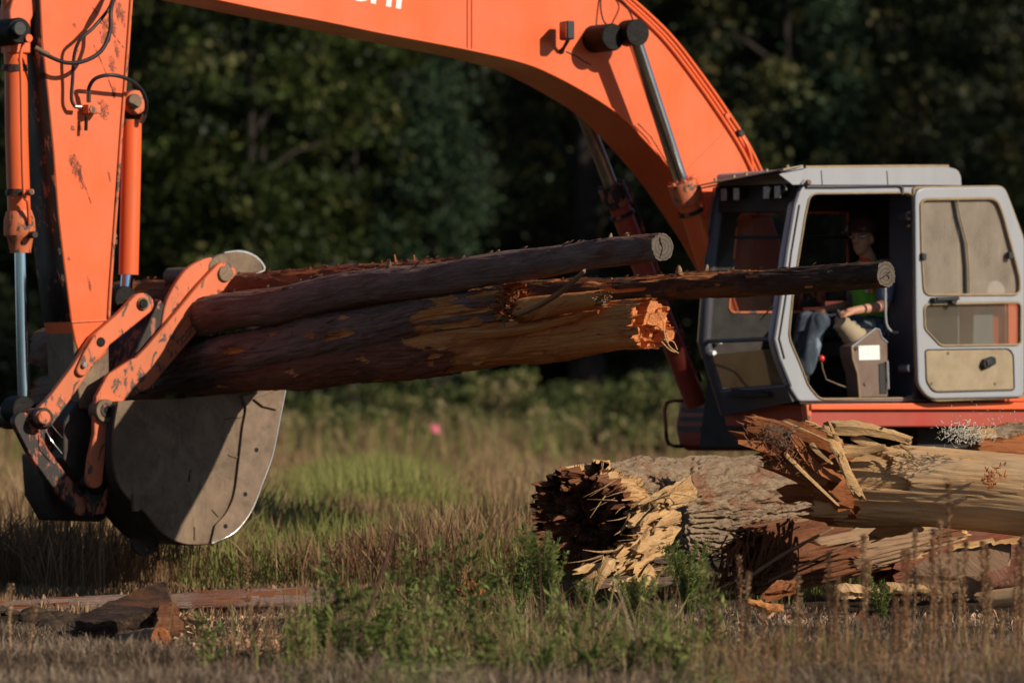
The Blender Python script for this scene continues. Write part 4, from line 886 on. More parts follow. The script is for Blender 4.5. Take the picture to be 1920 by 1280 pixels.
dl, dM, _ = held('purplish middle log of the gripped bundle, torn open and splintered towards its tip', D1, D2, 2.5, .125, .17, BARK_PURP, 13, ('broken', TORN_R, .1), ('broken', TORN_R, .16, .05, 30), amp=.008, crack=.010, cfx=1.6, cfa=4, coreamp=.022, flakes=60, wob=.03, fx=3, fa=4, lump=.07, bow=(0, .03), nx=240, ns=100,
     core=WOOD_OR, peel=lambda x, a, n: (x > 4.9 and math.sin(a) < .75 and n > -.02) or n > .6, stubs=((.72, 1.2, .02, .012),))
E1, E2 = P(850,512,3.0), P(400,548,0)
el, eM, _ = held('rough red log rearmost in the grip, with upright splinters on its back', E1, E2, 1.6, .09, .12, BARK_RED, 17, ('broken', TORN_R, .1), ('broken', TORN_R, .14, .03, 24), amp=.012, flakes=120, fx=6, fa=6, lump=.06, core=TORN_R, peel=lambda x, a, n: n > .12 and math.sin(a) > .2)
spl = []
for x, y, h, w in ((742,505,26,.018),(748,508,20,.014),(737,508,15,.013),(733,505,9,.010),(776,507,28,.015),(780,507,18,.010),(771,508,14,.012),(700,508,6,.02),(715,506,5,.02),(805,508,6,.02),(820,506,7,.02)):
    d = (x-395)/147; spl.append((P(x, y+3, d), P(x+random.uniform(-4, 3), y-h, d), w, w*.35, L))
for k in range(50):
    x = random.uniform(560, 830); y = 531-(x-560)*.105+random.uniform(-2, 3); spl.append((P(x, y+3, (x-395)/147), P(x+random.uniform(-5, 9), y-random.uniform(2, 6), (x-395)/147), .012, .004, L))
shards_obj('torn_splinters', spl, TORN_R, el, eM)
log('log', 'small peeled log stub gripped between the shattered thick log and the thin level one', HG, P(985,580,4.2), P(1128,560,5.05), .075, .050, WOOD_OR, 21, ('broken', TORN_R, .1), ('broken', DUSK, .10, 0, 12), lump=.06, amp=.003, nx=50, ns=36)
shards_obj('splintered_board', [(P(972,590,4.4), P(1098,512,5.2), .034, .028, L)], DUSK, None, None, 'grey splintered board wedged upright across the middle of the gripped logs', 'board', 'splintered boards in the grip', th=.3)
shards_obj('splintered_board', [(P(860,628,3.6), P(1120,588,5.05), .045, .02, L), (P(1000,600,4.5), P(1062,566,4.9), .014, .008, L)], WOOD_OR, None, None, 'long orange torn strip lying along the top of the shattered thick log', 'board', 'splintered boards in the grip', th=.3)
it = []
for k in range(60):
    x, y = 945+random.gauss(0, 16), 572+random.gauss(0, 15); a = P(x, y, 4.1); it.append((a, a+Vector((random.uniform(-.02, .07), random.uniform(-.08, -.02), random.uniform(-.06, .06))), random.uniform(.006, .022), .003, L))
shards_obj('torn_heartwood', it, TORN_R, dl, dM)
it = [(P(1225+random.uniform(-25, 25), 606+random.uniform(-42, 42), 4.15), P(1232+random.uniform(-28, 30), 606+random.uniform(-45, 45), 4.3), random.uniform(.012, .04), .006, L) for k in range(40)]
# hanging fibres
bm = bmesh.new()
for k, pts in enumerate((((1243,600,5.4),(1247,630,5.45),(1256,650,5.45),(1272,662,5.45)), ((1245,636,5.4),(1262,640,5.4),(1270,655,5.4)), ((1240,640,5.4),(1255,655,5.4),(1266,660,5.4)))):
    add_tube(bm, spline([P(*p) for p in pts], 5), .0045, 5)
o = bm_obj('hanging_fibres', bm, TORN_Y); tag(o, 'pale fibres dangling from the shattered end of the gripped thick log', 'fibres')
# ---- log pile on the ground
DOFF = 0.0
GP = 'logs piled in front of the cab'
def hollow_peel(x, a, n):    # bark stripped around the torn left end, more on the side towards us
    s = math.sin(a)
    return x < .55+.55*max(0, -s+.1)+.42*n+.22*math.sin(a*2.3+1) and not (s > .2 and x > .42)
log('log', 'huge bark covered log with a hollow shattered end, lowest in the pile', GP, PY(1084,972,35.2), PY(1490,935,38.6), .355, .30, BARK_GREY, 31, ('broken', TORN_D, .20, .12, 10), ('broken', TORN_R, .1), coreamp=.055,
    core=TORN_Y, peel=hollow_peel, amp=.012, crack=.040, cfx=2.6, cfa=6, fx=9, fa=7, lump=.06, nx=360, ns=260)
# front slab of yellow torn wood on that log
bl = []; rnd = random.Random(12)
for k in range(16):
    t = rnd.random(); x0 = 1305-t*95+rnd.gauss(0, 9); y0 = 890+t*190+rnd.gauss(0, 12); x0 = min(x0, 1312-abs(y0-960)*.35); ll = rnd.uniform(45, 125)
    bl.append((PY(x0, y0, 35.0-.3*t), PY(x0-ll*.8, y0+ll*rnd.uniform(.25, .6), 34.85-.3*t-.1), rnd.uniform(.035, .085), rnd.uniform(.015, .05), Vector((.5, -.8, .3))))
shards_obj('torn_slab', bl, TORN_Y, None, None, 'cluster of sunlit yellow torn wood hanging from the hollow end of the huge bark log', 'torn wood', None, th=.4)
fl = []
for k in range(34):
    x, y = random.uniform(1120, 1300), random.uniform(895, 1070)
    if y > 1150-(x-1100)*.5: continue
    a = PY(x, y, 34.7); fl.append((a, a+Vector((random.uniform(-.22, -.05), random.uniform(-.08, .02), random.uniform(-.14, .03))), random.uniform(.006, .02), .002, U))
shards_obj('splinter_fringe', fl, TORN_Y, None, None, 'loose yellow splinters bristling over the torn end of the huge bark log', 'splinters', None)
pk, pM, pc = log('log', 'large peeled tan log on top of the pile, under the cab door', GP, PY(1560,902,35.4), PY(2060,938,34.7), .262, .235, PEELED, 37, ('broken', TORN_R, .2, .1, 40), ('cut', CUT),
    amp=.004, crack=.007, cfx=.9, cfa=9, wob=.02, fx=1.2, fa=2.2, lump=.07, nx=200, ns=150, core=TORN_Y, peel=lambda x, a, n: x < .35+.5*n and math.sin(a) > 0)
ch = []
for (x0, y0, x1, y1, wa, wb, Y0, Y1) in ((1600,910,1398,800,.16,.10,35.3,35.4),(1590,875,1412,838,.15,.07,35.2,35.3),(1600,950,1470,925,.12,.05,35.2,35.25),(1570,840,1405,782,.05,.03,35.15,35.2),(1565,905,1480,815,.06,.04,35.0,35.05),(1590,930,1440,868,.12,.05,35.1,35.1)):
    ch.append((PY(x0, y0, Y0), PY(x1, y1, Y1), wa, wb, Vector((0, -.8, .5))))
shards_obj('shattered_butt', ch, TORN_R, pk, pM, th=.6)
sh2 = []
for (x0, y0, x1, y1, w0, w1) in ((1566,820,1612,932,.030,.042),(1552,795,1575,860,.03,.028),(1575,830,1555,790,.02,.01),(1470,850,1572,948,.018,.008),(1520,830,1560,868,.02,.008),(1600,818,1712,858,.04,.015),(1690,835,1712,856,.015,.008),(1518,795,1570,815,.012,.012),(1470,790,1560,830,.010,.006),(1630,812,1658,800,.018,.006),(1540,800,1510,788,.008,.004),(1560,800,1700,822,.05,.03),(1580,845,1660,838,.04,.02)):
    sh2.append((PY(x0, y0, 34.98), PY(x1, y1, 34.9), w0, w1, Vector((0, -1, .2))))
shards_obj('splintered_planks', sh2, TORN_Y, pk, pM, th=.3)
fr_ = []
for k in range(170):
    x, y = 1462+random.gauss(0, 30), 0; y = 808+(x-1400)*.55+random.gauss(0, 13)
    a = PY(x, y, 35.0); fr_.append((a, a+Vector((random.uniform(-.07, .07), random.uniform(-.05, .0), random.uniform(-.05, .07))), random.uniform(.003, .012), .0015, L))
shards_obj('ragged_fibres', fr_, TORN_D, pk, pM)
fr_ = []
for k in range(40):
    x, y = 1862+random.gauss(0, 12), 893+random.gauss(0, 13)
    a = PY(x, y, 34.63); fr_.append((a, a+Vector((random.uniform(-.04, .04), random.uniform(-.04, .0), random.uniform(-.05, .05))), random.uniform(.004, .012), .002, L))
shards_obj('torn_knot', fr_, TORN_R, pk, pM)
sk = [(PY(1600,860,34.85), PY(1556,833,34.8), .03, .015, L)]
def fib(n, cx, cy, sx, sy, Y, ln_, r, mat, name, label=None, cat=None, par=None, kind=None, seed=1):
    rnd = random.Random(seed); bm = bmesh.new()
    for k in range(n):
        a = PY(cx+rnd.gauss(0, sx), cy+rnd.gauss(0, sy), Y+rnd.uniform(-.1, .1)); v = Vector((rnd.gauss(0, 1), rnd.gauss(0, .6), rnd.gauss(0, 1))).normalized()*ln_*rnd.uniform(.4, 1.3)
        q = Vector((rnd.gauss(0, 1), rnd.gauss(0, 1), rnd.gauss(0, 1)))*ln_*.3; add_tube(bm, [a, a+v*.5+q, a+v], [r, r, r*.5], 4, False)
    o = bm_obj(name, bm, mat, par, 60); return tag(o, label, cat, None, kind)
fib(90, 1462, 812, 20, 12, 34.9, .05, .0018, simple('grey_root_hair', (.16,.12,.09), .9), 'root_hairs', 'grey tangle of root hairs caught on the shattered end of the peeled log', 'roots', seed=2)
fib(260, 1812, 812, 24, 9, 34.75, .028, .0022, simple('white_wood_shavings', (.62,.58,.48), .9, var=.1), 'wood_shavings', None, None, kind='stuff', seed=3)
fib(60, 1835, 790, 50, 16, 34.75, .014, .0016, bpy.data.materials['white_wood_shavings'], 'flying_sawdust', None, None, kind='stuff', seed=4)
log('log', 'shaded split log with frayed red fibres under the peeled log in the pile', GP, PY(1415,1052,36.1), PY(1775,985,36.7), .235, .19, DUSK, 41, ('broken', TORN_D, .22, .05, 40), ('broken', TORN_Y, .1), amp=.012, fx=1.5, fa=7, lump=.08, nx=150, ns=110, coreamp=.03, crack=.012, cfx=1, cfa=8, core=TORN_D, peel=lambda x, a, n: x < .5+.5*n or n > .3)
fr_ = []
for k in range(120):
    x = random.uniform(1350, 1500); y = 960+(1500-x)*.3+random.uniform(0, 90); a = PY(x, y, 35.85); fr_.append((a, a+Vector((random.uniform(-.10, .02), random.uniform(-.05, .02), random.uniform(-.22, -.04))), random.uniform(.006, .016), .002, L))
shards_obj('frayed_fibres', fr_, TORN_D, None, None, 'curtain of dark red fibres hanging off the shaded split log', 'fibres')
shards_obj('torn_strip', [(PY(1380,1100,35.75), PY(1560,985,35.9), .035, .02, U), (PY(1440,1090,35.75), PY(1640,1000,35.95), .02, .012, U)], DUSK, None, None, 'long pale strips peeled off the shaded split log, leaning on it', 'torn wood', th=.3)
log('log', 'dark half buried log at the right under the peeled log', GP, PY(1660,1062,36.6), PY(2060,1010,37.0), .2, .2, BARK_RED, 43, ('broken', TORN_R, .12), ('cut', CUT), amp=.014, fx=4, fa=5, core=TORN_Y, peel=lambda x, a, n: n > .2 and math.sin(a) > .3, nx=110, ns=60)
log('log', 'rough bark log behind the peeled one, its sunlit top near the flying shavings', GP, PY(1835,850,37.2), PY(2080,850,37.4), .2, .24, BARK_GREY, 47, ('broken', TORN_Y, .14, .03, 30), ('cut', CUT), amp=.012, crack=.025, fx=4, fa=6, core=TORN_R, peel=lambda x, a, n: x < .3+n*.6, nx=140, ns=140)
shards_obj('torn_slab', [(PY(1640,1003,35.6), PY(1745,968,35.6), .06, .09, Vector((0,-.7,.7)))], TORN_Y, None, None, 'sunlit yellow slab sticking out between the shaded split log and the dark log', 'torn wood', th=.3)
# flat debris around the pile
DG = 'sawn and broken pieces on the ground by the pile'
def block(label, quad, th, mat, name='wood_slab', cat='wood slab', seed=0):
    bm = bmesh.new(); n = (quad[1]-quad[0]).cross(quad[-1]-quad[0]).normalized(); X = (quad[1]-quad[0]).normalized(); Y = n.cross(X)
    add_prism(bm, quad, n*th); bmesh.ops.recalc_face_normals(bm, faces=bm.faces); bmesh.ops.subdivide_edges(bm, edges=bm.edges, cuts=14, use_grid_fill=True)
    for v in bm.verts: v.co += Vector((nz(v.co.x*9, v.co.y*9, v.co.z*9+seed), nz(v.co.x*9+5, v.co.y*9, v.co.z*9), nz(v.co.x*9, v.co.y*9+9, v.co.z*9)))*.022+Vector((nz(v.co.x*30, v.co.y*30, 3), nz(v.co.y*30, v.co.z*30, 5), nz(v.co.x*40, v.co.z*40, seed)))*.014
    M = Matrix((X, Y, n)).transposed().to_4x4(); M.translation = quad[0]; me = bpy.data.meshes.new(name); bm.to_mesh(me); bm.free(); me.transform(M.inverted()); me.materials.append(mat)
    me.polygons.foreach_set('use_smooth', [True]*len(me.polygons)); me.set_sharp_from_angle(angle=R(35))
    o = bpy.data.objects.new(name, me); link(o); o.matrix_world = M; return tag(o, label, cat, DG)
block('broad tan sawn slab leaning at the right below the dark log', [PY(1700,1098,34.6), PY(1715,1110,34.5), PY(1876,1118,34.4), PY(1893,1056,34.9), PY(1850,1053,35.0), PY(1760,1070,35.0)][::1], .12, DUSK)
block('bark backed offcut beside the broad tan slab at the frame edge', [PY(1843,1086,34.3), PY(1862,1108,34.2), PY(1975,1085,34.2), PY(1975,1058,34.4)], .05, BARK_RED)
log('log', 'pale thin log lying on the ground in the corner below the bark offcut', GP, PY(1840,1128,33.9), PY(2010,1108,33.6), .05, .07, PEELED, 53, ('broken', TORN_Y, .05), ('cut', CUT), amp=.003, nx=30, ns=28)
block('thin pale board flat on the ground below the shaded split log', [PY(1563,1105,34.5), PY(1575,1122,34.4), PY(1655,1122,34.4), PY(1650,1109,34.5)], .04, PEELED)
block('bleached splintered board lying under the yellow slab', [PY(1662,1100,34.5), PY(1668,1112,34.4), PY(1765,1118,34.4), PY(1772,1107,34.6)], .03, TORN_Y)
block('small orange chunk at the foot of the frayed red fibres', [PY(1438,1128,33.9), PY(1500,1112,33.9), PY(1498,1101,34.0), PY(1460,1103,34.0)], .06, TORN_R, 'wood_chunk', 'wood chunk')
block('thin flat orange chip lying near the green shrubs', [PY(1402,1134,33.4), PY(1470,1150,33.3), PY(1470,1140,33.4), PY(1410,1126,33.5)], .02, WOOD_OR, 'wood_chip', 'wood chip')
shards_obj('wood_chunk', [(PY(1142,1055,34.0), PY(1118,1108,33.9), .07, .02, L), (PY(1128,1066,34.0), PY(1076,1072,33.9), .045, .02, L), (PY(1132,1075,33.95), PY(1095,1092,33.9), .05, .02, L)], TORN_Y, None, None, 'bright broken chunk lit by the sun under the hollow end of the huge bark log', 'wood chunk', DG, th=.5)
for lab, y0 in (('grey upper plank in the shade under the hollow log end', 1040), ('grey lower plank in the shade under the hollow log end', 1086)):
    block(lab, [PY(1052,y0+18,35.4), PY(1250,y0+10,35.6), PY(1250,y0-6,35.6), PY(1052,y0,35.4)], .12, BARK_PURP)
# ---- left side of the ground
log('log', 'long thin fallen log with orange scars lying across the soil at the left', None, PY(4,1142,34.8), PY(640,1122,35.2), .048, .070, BARK_PURP, 61, ('broken', TORN_R, .06), ('broken', TORN_R, .06), amp=.006, fx=3, fa=4, core=TORN_D, peel=lambda x, a, n: n > .32 and math.sin(a) > .1, nx=160, ns=36, lump=.09, bow=(0, .01),
    stubs=((.12, 1.5, .03, .02), (.22, 1.4, .02, .012), (.8, 1.5, .03, .015), (.45, 1.6, .015, .012), (.35, 1.5, .02, .01), (.93, 1.3, .02, .014)))
block('dark wedge cut block with an orange face on the soil at the left', [PY(148,1212,31.6), PY(232,1216,31.3), PY(336,1188,31.4), PY(322,1142,31.9), PY(300,1142,32.0)], .16, BARK_DARK, 'wood_block', 'wood block')
block('orange sawn face piece at the end of the dark wedge cut block', [PY(284,1190,31.1), PY(334,1190,31.2), PY(323,1142,31.4), PY(297,1142,31.4)], .05, TORN_D, 'wood_slab')
log('log', 'short pale chunk of log in front of the dark wedge cut block', None, PY(228,1205,31.0), PY(300,1196,30.6), .05, .055, DUSK, 67, ('broken', TORN_R, .05), ('cut', TORN_R), amp=.01, nx=30, ns=30)
it = [(PY(885+random.gauss(0, 13), 1112+random.gauss(0, 4), 34.2), PY(885+random.gauss(0, 15), 1098+random.gauss(0, 12), 34.2), random.uniform(.008, .03), .004, L) for k in range(36)]
shards_obj('splintered_stump', it, TORN_R, None, None, 'small bright orange splintered stump standing among the weeds in the middle', 'stump')

# ================================================================ GROUND
def ground_mat():
    m, nt, b, o = new_mat('field_soil'); n1 = tex(nt, .8, 8, .65); n2 = tex(nt, 18, 8, .75); n3 = tex(nt, .12, 4, .6)
    c = ramp(nt, n2, [(.3, (.022, .014, .009)), (.55, (.085, .058, .038)), (.75, (.17, .125, .085))])
    c = mixc(nt, ramp(nt, n1, [(.45, g(0)), (.6, g(.8))]), c, (.03, .02, .013)); c = mixc(nt, ramp(nt, n3, [(.5, g(0)), (.6, g(.5))]), c, (.11, .08, .045))
    nt.links.new(c, b.inputs['Base Color']); b.inputs['Roughness'].default_value = 1; b.inputs['Specular IOR Level'].default_value = .05; bump(nt, b, n2, .9, .04); return m
xs = np.concatenate([np.linspace(-320, -12, 30), np.linspace(-11.9, 11.9, 260), np.linspace(12, 320, 30)]); ys = np.concatenate([np.linspace(-20, 22, 12), np.linspace(22.1, 40, 260), np.linspace(40.2, 110, 160), np.linspace(112, 600, 40)])
XX, YY = np.meshgrid(xs, ys); ZZ = gz(XX, YY)
bank = .075*np.exp(-((XX+2.5)/.9)**2-((YY-33.4)/.6)**2)+.05*np.exp(-((XX-1.2)/2.5)**2-((YY-33.0)/.7)**2)*0
ZZ = ZZ+bank; nyy, nxx = XX.shape; idx = np.arange(nyy*nxx).reshape(nyy, nxx)
gm = np_mesh('ground', np.stack([XX, YY, ZZ], -1).reshape(-1, 3), np.stack([idx[:-1, :-1], idx[:-1, 1:], idx[1:, 1:], idx[1:, :-1]], -1).reshape(-1, 4))
go = bpy.data.objects.new('ground', gm); link(go); gm.materials.append(ground_mat()); gm.polygons.foreach_set('use_smooth', [True]*len(gm.polygons)); tag(go, kind='structure')
def ground_z(x, y): return gz(x, y)+.075*np.exp(-((x+2.5)/.9)**2-((y-33.4)/.6)**2)
# ================================================================ GRASS
rng = np.random.default_rng(5)
def blades(name, x, y, h, w, lean, tint, mat, kind='stuff', zoff=0., curl=.5, heads=0, seedw=2.2):
    n = len(x); z = ground_z(x, y)+zoff; an = rng.uniform(0, 6.283, n); la = rng.uniform(0, 6.283, n); ll = np.abs(rng.normal(0, 1, n))*lean*h
    sx, sy = np.cos(an)*w/2, np.sin(an)*w/2; dx, dy = np.cos(la)*ll, np.sin(la)*ll
    lv = [(0, 1.), (.45, .9), (.8, .65 if not heads else seedw), (1., .12)]
    V = np.empty((n, 8, 3), np.float32)
    for k, (t, ww) in enumerate(lv):
        px_ = x+dx*t**(1+curl); py_ = y+dy*t**(1+curl); pz = z+h*t*np.sqrt(np.clip(1-(ll/h*t)**2*.5, .15, 1)); wk = ww if np.isscalar(ww) else ww
        V[:, 2*k] = np.stack([px_-sx*wk, py_-sy*wk, pz], -1); V[:, 2*k+1] = np.stack([px_+sx*wk, py_+sy*wk, pz], -1)
    b = (np.arange(n)*8)[:, None]; Fq = np.stack([np.concatenate([b+2*k, b+2*k+1, b+2*k+3, b+2*k+2], 1) for k in range(3)], 1).reshape(-1, 4)
    me = np_mesh(name, V.reshape(-1, 3), Fq, np.repeat(tint, 8)); me.materials.append(mat)
    o = bpy.data.objects.new(name, me); link(o); return tag(o, kind=kind)
def n2(x, y, s, seed=0): # cheap smooth noise
    r = np.zeros_like(x); q = np.random.default_rng(seed)
    for k in range(6):
        a, f, p = q.uniform(0, 6.28), s*q.uniform(.5, 1.8), q.uniform(0, 6.28); r += np.sin((x*np.cos(a)+y*np.sin(a))*f+p)
    return r/3
# dead thatch in front
n = 120000; yy = rng.uniform(24.5, 36.0, n); xx = rng.uniform(-.115, .115, n)*yy
dens = n2(xx, yy*.6, 3.5, 3)+rng.normal(0, .5, n)-3*np.exp(-((xx+2.55)/.75)**4-((yy-33.3)/1.0)**4); keep = dens > -.25
xx, yy = xx[keep], yy[keep]; m_ = len(xx)
blades('dead_thatch', xx, yy, rng.uniform(.02, .085, m_), rng.uniform(.003, .006, m_), 1.8, np.clip(.45+.2*n2(xx, yy, 2, 9)+rng.normal(0, .22, m_), 0, 1), THATCH, curl=.1)
# dry field grass
parts = []
for (y0, y1, n) in ((34.6, 46, 60000), (46, 62, 50000), (62, 85, 50000), (85, 122, 40000)):
    yy = rng.uniform(y0, y1, n); xx = rng.uniform(-.105, .105, n)*yy; parts.append(np.stack([xx, yy]))
xx, yy = np.concatenate(parts, 1); m_ = len(xx); px = 960+xx/yy*FPX
hh = (.44+.16*n2(xx, yy*.5, 1.5, 4))*rng.uniform(.55, 1.25, m_); hh = np.clip(hh, .15, 1.1)
hh = np.where((yy < 44) & (px > 1150), hh*.55, hh); edge_ = np.where(px < 640, 38.9, 38.2)+.5*n2(xx, yy*0, 4, 41)
hh = hh*np.where(yy < edge_, .22*(px < 1000), 1); kp = hh > .05; xx, yy, px, hh = xx[kp], yy[kp], px[kp], hh[kp]; m_ = len(xx)
tn = np.clip(.33+.16*n2(xx, yy*.4, 1.1, 6)+rng.normal(0, .17, m_), 0, .86)
gr = (n2(xx*1.3, yy*.35, 1.6, 8) > .55-.5*np.exp(-((px-800)/330)**2)) & (rng.random(m_) < .55)
tn = np.where(gr, rng.uniform(.86, 1, m_), tn)
blades('dry_grass', xx, yy, hh, rng.uniform(.004, .009, m_)*np.clip(yy/42, 1, 2.2), .42, tn, DRYG, heads=1, seedw=1.5)
n = 16000; yy = rng.uniform(27.5, 37, n); px = rng.uniform(540, 1500, n); xx = (px-960)/FPX*yy; k = ((n2(xx, yy*.7, 5.2, 55)+rng.normal(0, .25, n)) > .35) & ((px < 1040) | (yy < 30)); xx, yy, px = xx[k], yy[k], px[k]; n = len(xx)
blades('mixed_weeds', xx, yy, rng.uniform(.05, .26, n)*np.where(yy < 30, .8, 1), rng.uniform(.003, .008, n), .6, np.where(rng.random(n) < .4, rng.uniform(.86, 1, n), rng.uniform(0, .6, n)), DRYG)
n = 9000; yy = rng.uniform(26.6, 31.5, n); px = rng.normal(930, 230, n); xx = (px-960)/FPX*yy; k = (n2(xx, yy*.8, 6, 57)+rng.normal(0, .2, n)) > .3; xx, yy = xx[k], yy[k]; n = len(xx)
blades('tangled_weeds', xx, yy, np.abs(rng.normal(.14, .12, n))+.03, rng.uniform(.003, .007, n), .7, np.where(rng.random(n) < .35, rng.uniform(.82, 1, n), rng.uniform(0, .5, n)), DRYG, curl=.8)
n = 15000; yy = rng.uniform(25.6, 28.6, n); px = rng.uniform(1280, 1960, n); xx = (px-960)/FPX*yy; k = (n2(xx, yy*.8, 6, 59)+rng.normal(0, .3, n)) > .15; xx, yy = xx[k], yy[k]; n = len(xx)
blades('tangled_brush', xx, yy, np.abs(rng.normal(.06, .07, n))+.02, rng.uniform(.003, .006, n), 1.2, np.where(rng.random(n) < .1, rng.uniform(.86, 1, n), rng.uniform(0, .5, n)), DRYG, curl=.8)
# green weed belt
n = 26000; yy = rng.uniform(50, 66, n); px = 700+rng.normal(0, 130, n); xx = (px-960)/FPX*yy
blades('green_weeds', xx, yy, rng.uniform(.15, .85, n)*np.exp(-((px-700)/300)**2), rng.uniform(.008, .018, n), .5, np.clip(.5+rng.normal(0, .25, n), 0, 1), GREENW)
n = 9000; yy = rng.uniform(38, 48, n); px = rng.uniform(560, 1120, n); xx = (px-960)/FPX*yy; k = n2(xx, yy*.5, 2.5, 12) > 0; xx, yy = xx[k], yy[k]; n = len(xx)
blades('mid_green_weeds', xx, yy, rng.uniform(.2, .55, n), rng.uniform(.006, .013, n), .4, np.clip(.3+rng.normal(0, .25, n), 0, 1), GREENW)
# low mixed brush along the bottom edge
n = 20000; yy = rng.uniform(24.8, 28.6, n); xx = rng.uniform(-.035, .1, n)*yy; px = 960+xx/yy*FPX; k = (n2(xx, yy, 3, 14)+rng.normal(0, .4, n) > -.1); xx, yy, px = xx[k], yy[k], px[k]; n = len(xx)
blades('dry_brush', xx, yy, rng.uniform(.03, .16, n), rng.uniform(.003, .007, n), 1.1, np.clip(.4+rng.normal(0, .3, n), 0, 1), THATCH)
# wood chips
xx_ = None
n = 15000; yy = rng.uniform(84, 102, n); px = rng.uniform(-40, 1300, n); xx = (px-960)/FPX*yy; k = n2(xx, yy*.3, 1.2, 71)+rng.normal(0, .4, n) > 0; xx, yy = xx[k], yy[k]; n = len(xx)
blades('tall_dry_weeds', xx, yy, rng.uniform(.4, 1.25, n), rng.uniform(.012, .028, n), .35, np.where(rng.random(n) < .35, rng.uniform(.84, 1, n), rng.uniform(0, .6, n)), DRYG)
def ground_leaves(name, n, pxr, Y0, Y1, hmax, ln_, mat, lo, hi, seed):
    q = np.random.default_rng(seed); yy = q.uniform(Y0, Y1, n); px = q.uniform(*pxr, n); xx = (px-960)/FPX*yy; d_ = n2(xx, yy*.8, 6, seed)+q.normal(0, .2, n); k = d_ > .1; xx, yy, d_ = xx[k], yy[k], d_[k]; n = len(xx)
    z = ground_z(xx, yy)+q.random(n)*hmax*np.clip(d_, .1, 1.2); A = q.normal(0, 1, (n, 3)); A[:, 2] = np.abs(A[:, 2]); A /= np.linalg.norm(A, axis=1)[:, None]; B = np.cross(A, q.normal(0, 1, (n, 3))); B /= np.linalg.norm(B, axis=1)[:, None]
    c = np.stack([xx, yy, z], -1); a = A*q.uniform(.5, 1.4, n)[:, None]*ln_; b = B*q.uniform(.14, .26, n)[:, None]*ln_
    V = np.stack([c-a, c+b, c+a, c-b], 1).reshape(-1, 3); me = np_mesh(name, V, np.arange(n*4).reshape(n, 4), np.repeat(q.uniform(lo, hi, n), 4)); me.materials.append(mat)
    o = bpy.data.objects.new(name, me); link(o); return tag(o, kind='stuff')
ground_leaves('green_ground_cover', 16000, (520, 1380), 24.9, 28.6, .16, .018, LEAF_PLANT, 0, 1, 81)
ground_leaves('rusty_ground_cover', 15000, (1250, 1980), 24.9, 28.2, .14, .014, STALKM, 0, .6, 82)
ground_leaves('green_specks', 2500, (1250, 1980), 24.9, 29, .16, .014, LEAF_PLANT, 0, 1, 83)
def chips(name, n, pxr, yr, Y0, Y1, size, tints, mat, seed):
    q = np.random.default_rng(seed); yy = q.uniform(Y0, Y1, n); px = q.uniform(*pxr, n); xx = (px-960)/FPX*yy; k = n2(xx, yy, 4, seed)+q.normal(0, .5, n) > 0; xx, yy = xx[k], yy[k]; n = len(xx)
    z = ground_z(xx, yy)+q.uniform(.0, .05, n); A = q.normal(0, 1, (n, 3)); A /= np.linalg.norm(A, axis=1)[:, None]; B = np.cross(A, q.normal(0, 1, (n, 3))); B /= np.linalg.norm(B, axis=1)[:, None]
    c = np.stack([xx, yy, z], -1); a = A*q.uniform(.4, 1.3, n)[:, None]*size; b = B*q.uniform(.15, .5, n)[:, None]*size
    V = np.stack([c-a-b, c+a-b*.6, c+a*1.1+b*.5, c-a*.8+b], 1).reshape(-1, 3); f = np.arange(n*4).reshape(n, 4)
    me = np_mesh(name, V, f, np.repeat(q.uniform(0, 1, n), 4)); me.materials.append(mat); o = bpy.data.objects.new(name, me); link(o); return tag(o, kind='stuff')
CHIP = tinted('fresh_wood_chips', [(0, (.30, .12, .05)), (.5, (.50, .27, .14)), (1, (.66, .46, .30))], trans=.05)
chips('wood_chips', 3800, (330, 860), None, 29.5, 34, .017, None, CHIP, 21)
chips('scattered_chips', 1800, (860, 1920), None, 29, 35, .014, None, CHIP, 22)
chips('wood_scraps', 420, (1420, 1960), None, 33.4, 35.2, .045, None, CHIP, 23)
SOILC = simple('dark_soil', (.05, .032, .02), 1, var=.5, scale=30, bmp=1)
bm = bmesh.new(); q = random.Random(4)
for k in range(520):
    px_, Y_ = q.gauss(130, 85), q.uniform(32.2, 34.5); x_ = (px_-960)/FPX*Y_; r_ = q.uniform(.012, .06)*q.random()+.01
    bmesh.ops.create_icosphere(bm, subdivisions=2, radius=r_, matrix=Matrix.Translation((x_, Y_, float(ground_z(np.float64(x_), np.float64(Y_)))+r_*.3)) @ Matrix.Diagonal((1.3, 1, .7, 1)))
for v in bm.verts: v.co += Vector((nz(*(v.co*25)), nz(*(v.co*26)), nz(*(v.co*27))))*.012
o = bm_obj('soil_clods', bm, SOILC); tag(o, kind='stuff')
